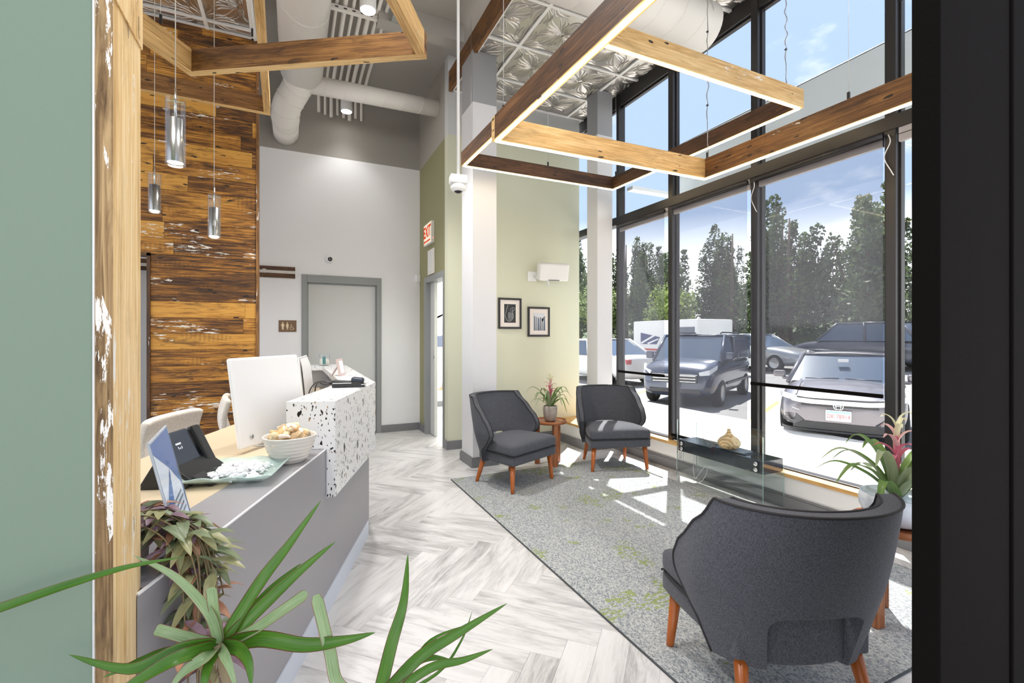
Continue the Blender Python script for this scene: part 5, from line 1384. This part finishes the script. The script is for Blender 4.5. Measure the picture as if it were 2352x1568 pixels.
def vehicle(nm, label, cat, x, y, rz=0):
    return thing(nm, label, cat, (x, y, gz(x)), rz)
M_silver = mat('silver_paint', srgb(120, 116, 122), .3, .6, coat=.6)
t = vehicle('car', 'silver sedan parked nose-in facing the window, plate DK 78914', 'car', 7.72, 4.42, AP)
CW = .885
car_body(t, [(0.0, .50, .30, .60, .02), (.03, .68, .26, .68, .03), (.14, .80, .22, .735, .04), (.45, .865, .20, .80, .05), (1.0, CW, .20, .885, .05), (1.5, CW, .2, .92, .04), (2.8, CW, .2, .93, .02), (3.8, CW, .22, .93, .03), (4.4, .84, .26, .92, .03), (4.6, .72, .32, .84, .02)], M_silver)
cabin(t, CW, .90, 1.36, 1.18, 2.0, 3.1, 4.15, M_silver)
wheels(t, (.95, 3.65), CW, .32)
surf = lambda y: interp([(0, -.004), (.40, .004), (.55, .03), (.68, .085), (.78, .19), (.85, .40), (.88, .7)], abs(y))
def strip(y0, y1, z0, z1, off, th=.03, n=24, taper=None):
    """bar wrapped round the nose: y0..y1, z0..z1, standing off the body"""
    b = MB(); F, Bk = [], []
    for k in range(n + 1):
        y = lerp(y0, y1, k / n); e = taper(y) if taper else 0; x = surf(y) - off
        F.append((Vector((x, y, z0 + e)), Vector((x, y, z1 + e)))); Bk.append((Vector((x + th, y, z0 + e)), Vector((x + th, y, z1 + e))))
    b.grid([[f[0] for f in F], [f[1] for f in F]][::-1]); b.grid([[f[1] for f in F], [f[1] for f in Bk]][::-1]); b.grid([[f[0] for f in Bk], [f[0] for f in F]][::-1])
    b.add([F[0][0], F[0][1], Bk[0][1], Bk[0][0]], [(0, 1, 2, 3)]); b.add([F[-1][0], F[-1][1], Bk[-1][1], Bk[-1][0]], [(3, 2, 1, 0)])
    return b
sweep = lambda y: .045 * max(0, (abs(y) - .35) / .4) ** 1.5
strip(-.64, .64, .635, .70, .030, .05, taper=sweep).build('grille_bar', M_chrome, t)
strip(-.56, .56, .705, .725, .022, .04, taper=sweep).build('grille_gap', M_cblack, t)
strip(-.50, .50, .600, .634, .020, .05).build('grille', M_cblack, t)
strip(-.62, .62, .235, .345, .010, .06).build('lower_grille', M_cblack, t)
strip(-.80, .80, .195, .225, .018, .05).build('front_lip', M_cblack, t)
for s_ in (-1, 1):
    strip(s_ * .50, s_ * .84, .655, .735, .012, .10, taper=lambda y: .05 * (abs(y) - .5) / .34).build('headlight', M_lampg, t)
    b = MB(); b.tube([(surf(y) - .02, y, z) for y, z in ((s_ * .52, .52), (s_ * .62, .545), (s_ * .76, .50))], .008, 6); b.build('bumper_crease', M_chrome, t)
    b = MB(); P_ = [(s_ * .46, .36), (s_ * .56, .455), (s_ * .74, .50), (s_ * .79, .44), (s_ * .76, .33), (s_ * .58, .28)]
    b.add([(surf(y) - .012, y, z) for y, z in P_], [tuple(range(6))[::s_]]); o = b.build('fog_lamp_recess', mat('recess_grey', srgb(74, 74, 78), .5), t, solid=.03)
    b = MB()
    for k in range(5): b.box(surf(s_ * .62) - .035, surf(s_ * .62), s_ * .64 - .09, s_ * .64 + .09, .345 + k * .025, .352 + k * .025)
    b.build('recess_bars', M_cblack, o)
em = MB()
fr_ = [(-.062, .682), (.062, .682), (.070, .655), (.052, .582), (.038, .572), (-.038, .572), (-.052, .582), (-.070, .655)]
em.tube([(-.046, y, z) for y, z in fr_ + fr_[:1]], .008, 8)
em.tube([(-.048, -.043, .672), (-.048, -.026, .578)], .009, 8); em.tube([(-.048, .043, .672), (-.048, .026, .578)], .009, 8); em.tube([(-.048, -.03, .622), (-.048, .03, .622)], .0075, 8)
e_ = em.build('emblem', M_chrome, t)
PZ = .40
b = MB(); b.box(-.05, -.01, -.155, .155, PZ, PZ + .145); pl = b.build('number_plate', [mat('plate_white', srgb(226, 234, 244), .4)], t, bevel=.006)
b = MB(); b.box(-.054, -.048, -.163, .163, PZ - .008, PZ + .003); b.box(-.054, -.048, -.163, .163, PZ + .143, PZ + .154); b.box(-.054, -.048, -.163, -.153, PZ - .008, PZ + .154); b.box(-.054, -.048, .153, .163, PZ - .008, PZ + .154); b.build('plate_frame', M_chrome, pl)
b = MB(); b.box(-.0512, -.05, -.15, .15, PZ + .115, PZ + .142); b.build('plate_band', mat('plate_blue', srgb(150, 196, 228), .4), pl)
Mp = Matrix.Translation((-.0515, 0, PZ + .058)) @ Matrix(((0, 0, -1, 0), (-1, 0, 0, 0), (0, 1, 0, 0), (0, 0, 0, 1)))
text('plate_number', 'DK 78914', .092, Mp, mat('plate_red', srgb(190, 106, 106), .5), pl, sx=.78)
b = MB()
for s in (-1, 1): b.box(1.30, 1.42, s * .99 - .10, s * .99 + .10, .95, 1.07); b.box(1.33, 1.40, s * .88 - .07, s * .88 + .07, .90, .965)
b.build('mirrors', M_silver, t, bevel=.04, seg=3)
b = MB()
for s in (-1, 1): b.tube([(1.16, s * .55, .955), (1.22, s * .05, .965)], .009, 6)
b.build('wipers', M_cblack, t)
b = MB(); b.box(1.62, 1.68, -.08, .08, 1.24, 1.29); b.build('interior_mirror', M_wplastic, t)
b = MB(); b.grid([[Vector((x, y, interp([(.1, .755), (.45, .86), (1.0, .945), (1.2, .965)], x) - .03 * abs(y) ** 2)) for y in (-.62, -.58)] for x in (.15, .5, .8, 1.1)]); b.grid([[Vector((x, y, interp([(.1, .755), (.45, .86), (1.0, .945), (1.2, .965)], x) - .03 * abs(y) ** 2)) for y in (.58, .62)] for x in (.15, .5, .8, 1.1)]); b.build('bonnet_crease', M_silver, t)

M_navy = mat('navy_paint', srgb(58, 66, 86), .25, .3, coat=.8)
t = vehicle('van', 'dark navy compact van parked nose-in left of the silver sedan', 'van', 8.38, 8.58, AP)
VW = .92
car_body(t, [(0, .62, .32, .70, .02), (.05, .78, .28, .86, .03), (.25, .88, .24, 1.0, .05), (.75, VW, .22, 1.10, .05), (1.1, VW, .22, 1.14, .03), (2.5, VW, .22, 1.15, 0), (4.2, VW, .24, 1.15, 0), (4.42, .88, .28, 1.1, 0)], M_navy)
cabin(t, VW, 1.10, 1.74, .95, 1.62, 4.1, 4.40, M_navy, .84)
b = MB(); b.box(2.3, 4.38, -VW * .955, -VW * .86, 1.10, 1.72); b.box(2.3, 4.38, VW * .86, VW * .955, 1.10, 1.72); b.build('side_panels', M_navy, t, bevel=.03)
wheels(t, (.86, 3.6), VW, .33)
b = MB()
for s in (-1, 1):
    P_ = [(.02, s * .58, .86), (.12, s * .80, .92), (.42, s * .905, 1.02), (.40, s * .90, .92), (.10, s * .80, .80), (.02, s * .60, .78)]
    b.add(P_ + [(x + .1, y * .97, z) for x, y, z in P_], [tuple(range(6))[::s], tuple(range(6, 12))[::-s]] + [(i, (i + 1) % 6, 6 + (i + 1) % 6, 6 + i) for i in range(6)])
b.build('headlights', M_lampg, t)
b = MB()
for z in (.62, .69, .76): b.box(-.03, .04, -.52, .52, z, z + .022)
b.build('grille_bars', M_chrome, t, bevel=.006)
b = MB(); b.box(-.015, .05, -.56, .56, .60, .80); b.box(.0, .06, -.62, .62, .34, .46); b.build('grille', M_cblack, t, bevel=.02)
b = MB(); b.box(-.05, -.03, -.155, .155, .47, .59); b.build('number_plate', mat('plate_white', srgb(226, 234, 244), .4), t)
b = MB()
for s in (-1, 1): b.box(1.05, 1.2, s * 1.02 - .10, s * 1.02 + .10, 1.12, 1.32)
b.build('mirrors', M_navy, t, bevel=.04, seg=3)
b = MB(); b.box(1.3, 3.9, -.932, -.915, .50, .56); b.build('side_moulding', M_cblack, t)
b = MB()
for y in (-.62, .62): b.tube([(1.9, y, 1.80), (2.0, y, 1.83), (3.9, y, 1.83), (4.0, y, 1.80)], .02, 8)
b.build('roof_rails', M_cblack, t)

def simple_car(nm, label, cat, x, y, rz, L_, w, zbelt, zroof, p, foot, roof, rear, nose=.62, tail=None):
    t = vehicle(nm, label, cat, x, y, rz)
    car_body(t, [(0, w * .7, .30, nose, .02), (.12, w * .9, .24, nose + .1, .03), (.6, w, .2, zbelt - .1, .04), (foot, w, .2, zbelt, .03), (L_ * .6, w, .2, zbelt + .02, 0), (L_ - .4, w, .22, zbelt, .02), (L_ - .05, w * .88, .26, zbelt - .04, .02), (L_, w * .8, .32, zbelt - .12, .01)], p)
    cabin(t, w, zbelt - .02, zroof, foot - .1, roof[0], roof[1], rear, p)
    wheels(t, (.9, L_ - .95), w, .33)
    b = MB()
    for s in (-1, 1): b.box(L_ - .10, L_ + .01, s * w * .72 - .10, s * w * .72 + .10, zbelt - .28, zbelt - .12)
    b.build('tail_lamps', mat('tail_red', srgb(196, 40, 36), .25), t, bevel=.02)
    return t
M_grey = mat('grey_paint', srgb(150, 154, 160), .28, .5, coat=.6); M_dkblue = mat('dark_suv_paint', srgb(56, 60, 74), .25, .3, coat=.8); M_wcar = mat('white_car_paint', srgb(232, 232, 230), .3, coat=.5)
simple_car('car', 'grey sedan parked side-on behind the silver sedan', 'car', 17.6, 11.0, PI / 2, 4.7, .9, .95, 1.42, M_grey, 1.4, (2.1, 3.2), 4.2)
simple_car('suv', 'dark blue estate car farthest back, behind the silver sedan roof', 'car', 20, 13.0, -PI / 2, 4.7, .93, 1.05, 1.70, M_dkblue, 1.3, (1.9, 4.0), 4.6, .75)
simple_car('car', 'white car parked at the left edge of the windows', 'car', 11.0, 17.6, -PI / 2, 5.0, .95, 1.05, 1.60, M_wcar, 1.4, (2.0, 3.3), 4.3)
# mail truck
t = vehicle('delivery_truck', 'white boxy delivery truck with blue emblem and red stripe behind the van', 'truck', 13.9, 13.0, 0)
b = MB(); b.box(0, 1.9, 0, 3.7, .45, 2.25); b.build('cargo_box', M_wcar, t, bevel=.05)
b = MB(); b.box(.05, 1.85, -.9, 0, .45, 1.25); b.build('bonnet', M_wcar, t, bevel=.08)
b = MB(); b.box(-.01, 0, .15, 1.1, 1.35, 1.95); b.build('side_window', M_cglass, t)
b = MB(); b.box(-.004, 0, 1.3, 3.6, .98, 1.06, mi=0); b.box(-.004, 0, 1.3, 3.6, .88, .95, mi=1)
b.add([(-.006, 3.2, 1.25), (-.006, 2.2, 1.25), (-.006, 2.0, 1.55), (-.006, 3.2, 1.75)], [(0, 1, 2, 3)], mi=1)
b.add([(-.008, 3.2, 1.32), (-.008, 2.3, 1.68), (-.008, 2.3, 1.60), (-.008, 3.15, 1.25)], [(0, 1, 2, 3)], mi=2); b.add([(-.008, 2.8, 1.3), (-.008, 2.1, 1.5), (-.008, 2.1, 1.45), (-.008, 2.7, 1.25)], [(0, 1, 2, 3)], mi=2)
b.build('emblem_and_stripes', [mat('stripe_red', srgb(196, 60, 50), .5), mat('stripe_blue', srgb(50, 62, 110), .5), M_wcar], t)
for y in (.1, 3.0):
    for x in (.08, 1.82):
        M = Matrix.Translation((x, y, .36)) @ Matrix.Rotation(PI / 2, 4, 'Y'); b = MB(); b.lathe([(.2, -.11), (.36, -.1), (.36, .1), (.2, .11)], 24, M=M); b.build('wheel', M_tyre, t)

# ================================================================== TREES
def tree_leaf(nm, a, bcol):
    m, t, b = newmat(nm); geo = nn(t, 'ShaderNodeNewGeometry'); n = noise(t, geo.outputs['Position'], .7, 3)
    n2 = noise(t, geo.outputs['Position'], 6, 2); s = math_(t, 'ADD', math_(t, 'MULTIPLY', n.outputs[0], .5).outputs[0], math_(t, 'MULTIPLY', n2.outputs[0], .5).outputs[0])
    rp = ramp(t, [(.38, a), (.62, bcol)]); t.links.new(s.outputs[0], rp.inputs[0]); t.links.new(rp.outputs[0], b.inputs['Base Color']); b.inputs['Roughness'].default_value = .6
    o = [n_ for n_ in t.nodes if n_.type == 'OUTPUT_MATERIAL'][0]; tl = nn(t, 'ShaderNodeBsdfTranslucent'); mx = nn(t, 'ShaderNodeMixShader'); mx.inputs[0].default_value = .35
    t.links.new(rp.outputs[0], tl.inputs[0]); t.links.new(b.outputs[0], mx.inputs[1]); t.links.new(tl.outputs[0], mx.inputs[2]); t.links.new(mx.outputs[0], o.inputs[0])
    return m
LM = [tree_leaf('evergreen_leaf', srgb(50, 62, 46), srgb(92, 108, 70)), tree_leaf('broad_leaf', srgb(78, 100, 50), srgb(150, 168, 84))]
M_bark = mat('bark', srgb(92, 78, 66), .9)
def make_tree(seed, h, kind):
    rr = random.Random(seed)
    t = thing('tree', '', 'tree', (0, 0, G))
    b = MB(); b.tube([(0, 0, 0), (.1, .05, h * .35), (.0, .0, h * .8)], [.22, .14, .04], 8)
    f = MB(); blobs = []
    if kind == 0:
        for s in range(9):     # irregular upright spires
            ax, ay = rr.uniform(-2.1, 2.1), rr.uniform(-1.5, 1.5); top = h * rr.uniform(.62, 1.0) * (1 - .08 * abs(ax)); base_z = h * rr.uniform(.08, .25)
            k = int((top - base_z) / .42)
            for i in range(k):
                q = i / k; z = lerp(base_z, top, q); rad = (1 - q) ** .6 * 1.05 + .12
                blobs.append((ax + rr.uniform(-.35, .35) * (1 - q) + .12 * math.sin(z * 2 + s), ay + rr.uniform(-.35, .35) * (1 - q), z, rad * rr.uniform(.6, 1.0)))
            b.tube([(0, 0, h * .2), (ax * .6, ay * .6, lerp(base_z, top, .35)), (ax, ay, top * .93)], [.08, .05, .012], 6)
    else:
        for s in range(46):
            a, e, r = rr.uniform(0, 6.3), rr.uniform(-.6, 1.3), rr.uniform(.5, 1) * 2.0
            blobs.append((r * math.cos(a) * math.cos(e), r * math.sin(a) * math.cos(e), h * .58 + r * math.sin(e) * .9, rr.uniform(.4, .8)))
    b.build('trunk', M_bark, t)
    for (x, y, z, r) in blobs:
        for i in range(int(30 + 52 * r)):
            d = Vector((rr.gauss(0, 1), rr.gauss(0, 1), rr.gauss(0, 1))).normalized() * r * rr.uniform(.45, 1.02)
            c = Vector((x, y, z)) + d; u = Vector((rr.gauss(0, 1), rr.gauss(0, 1), rr.gauss(0, 1))).normalized(); w = u.orthogonal().normalized()
            sz = rr.uniform(.07, .15)
            f.add([c - u * sz, c + w * sz * .55, c + u * sz, c - w * sz * .55], [(0, 1, 2, 3)], rn=0)
    o = f.build('foliage', LM[kind], t); o['kind'] = 'stuff'
    return t
base_trees = [make_tree(1, 8.6, 0), make_tree(2, 10.0, 0), make_tree(3, 9.2, 0), make_tree(4, 6.0, 1)]
spots = [(24, 8.6, 1, 0, 1.0), (24.5, 12.6, 0, 1, 1.05), (24.0, 16.6, 2, 2, 1.0), (25, 20.6, 1, 3, .92), (24.0, 24.6, 0, 1.5, .92), (25.2, 28.8, 2, 4, .95), (24.6, 33.4, 0, 2.2, 1.15), (25.2, 38.2, 1, 5, 1.15), (25, 43.2, 2, .6, 1.25), (21.6, 22.4, 3, 1, .8), (21.8, 30.6, 3, 0, .95), (24.5, 4.4, 3, 2, 1.2), (29.5, 10.6, 2, 1.3, 1.15), (29.5, 15.2, 0, 3.3, 1.1), (29.6, 20.0, 1, 2.3, 1.05), (29.8, 25, 2, .3, 1.0), (29.5, 30.5, 0, 1, 1.1), (29.5, 36.5, 1, 1, 1.2)]
used = set()
order = ['farthest right', 'second from the right', 'third from the right', 'fourth from the right', 'fifth from the right', 'sixth from the right', 'seventh from the right', 'eighth from the right', 'ninth from the right', 'tenth from the right', 'eleventh from the right']
ki = {0: 0, 3: 0}; rk = 0
for (x, y, k, rz, s) in spots:
    if k not in used: o = base_trees[k]; used.add(k); o.location = (x, y, gz(x)); o.rotation_euler = (0, 0, rz)
    else: o = dup(base_trees[k], (x, y, gz(x)), rz)
    o.scale = (s, s, s)
    if k == 3: 
        o['label'] = 'lighter green leafy tree standing in front of the dark trees'; o['group'] = 'lighter green trees beyond the parking lot'
    elif x > 28: o['label'] = 'dark tree of the back row, glimpsed between the front trees'; o['group'] = 'dark trees of the back row'
    else:
        o['label'] = 'dark evergreen of the front row, %s in the view' % order[rk]; o['group'] = 'dark evergreens beyond the parking lot'; rk += 1

b = MB(); b.add([(28.0, -6, .4), (28.0, 66, .4), (33, 66, 2.6), (33, -6, 2.6), (60, 66, 2.8), (60, -6, 2.8)], [(0, 3, 2, 1), (3, 5, 4, 2)]); struct(b.build('ground_bank', mat('shrubby_bank', srgb(62, 76, 48), .9, var=.3, vscale=3)), 'planted bank behind the parking lot')
rr = random.Random(77); hd = MB()
for i in range(7000):
    y = rr.uniform(0, 62); c = Vector((34 + rr.uniform(-.5, .5) + .02 * y, y, 2.6 + rr.uniform(0, 3.2) + .5 * math.sin(y * .9))); u = Vector((rr.gauss(0, 1), rr.gauss(0, 1), rr.gauss(0, 1))).normalized(); w = u.orthogonal().normalized(); sz = rr.uniform(.22, .42)
    hd.add([c - u * sz, c + w * sz * .6, c + u * sz, c - w * sz * .6], [(0, 1, 2, 3)])
o = hd.build('hedge', LM[0]); tag(o, 'dense dark hedge along the far edge behind the trees', 'hedge', kind='stuff')
# ================================================================== ROLLER BLINDS (solar screens)
def blind(label, ya, yb, z0, z1=2.60, x=3.452):
    t = thing('roller_blind', label, 'roller blind', (x, yb, z0), 0, 'solar screen roller blinds')
    b = MB(); b.add([(0, 0, 0), (0, ya - yb, 0), (0, ya - yb, z1 - z0), (0, 0, z1 - z0)], [(0, 1, 2, 3)]); b.build('screen_fabric', M_screen, t)
    b = MB(); b.box(-.008, .008, 0, ya - yb, -.012, .014); b.build('bottom_bar', M_blackp, t, bevel=.003)
    b = MB(); b.tube([(.0, 0, z1 - z0), (.0, ya - yb, z1 - z0)], .018, 12); b.build('roller_tube', M_black, t)
blind('leftmost solar screen blind, drawn three quarters down behind the corner armchair', 4.42, 3.665, .90)
blind('solar screen blind drawn fully down behind the glass console', 3.565, 2.70, .32)
blind('solar screen blind before the silver sedan, drawn three quarters down', 2.665, 1.705, .915)
# upper pane push bar and stray white cords at the mullions
b = MB(); b.tube([(3.45, 1.62, 3.42), (3.45, .8, 3.42)], .012, 8); tag(b.build('curtain_rod', M_black), 'short black rod at the top right window bay', 'rod')
for k, (y, lab) in enumerate(((2.645, 'white cord end at the mullion between the middle and sedan windows'), (1.68, 'white cord end at the mullion right of the sedan window'))):
    b = MB(); b.tube(cat_rom([(3.46, y, 2.60), (3.44, y - .02, 2.54), (3.455, y + .02, 2.46), (3.45, y - .02, 2.36), (3.46, y - .03, 2.33)], 6), .003, 6); tag(b.build('loose_cord', M_wplastic), lab, 'cord')
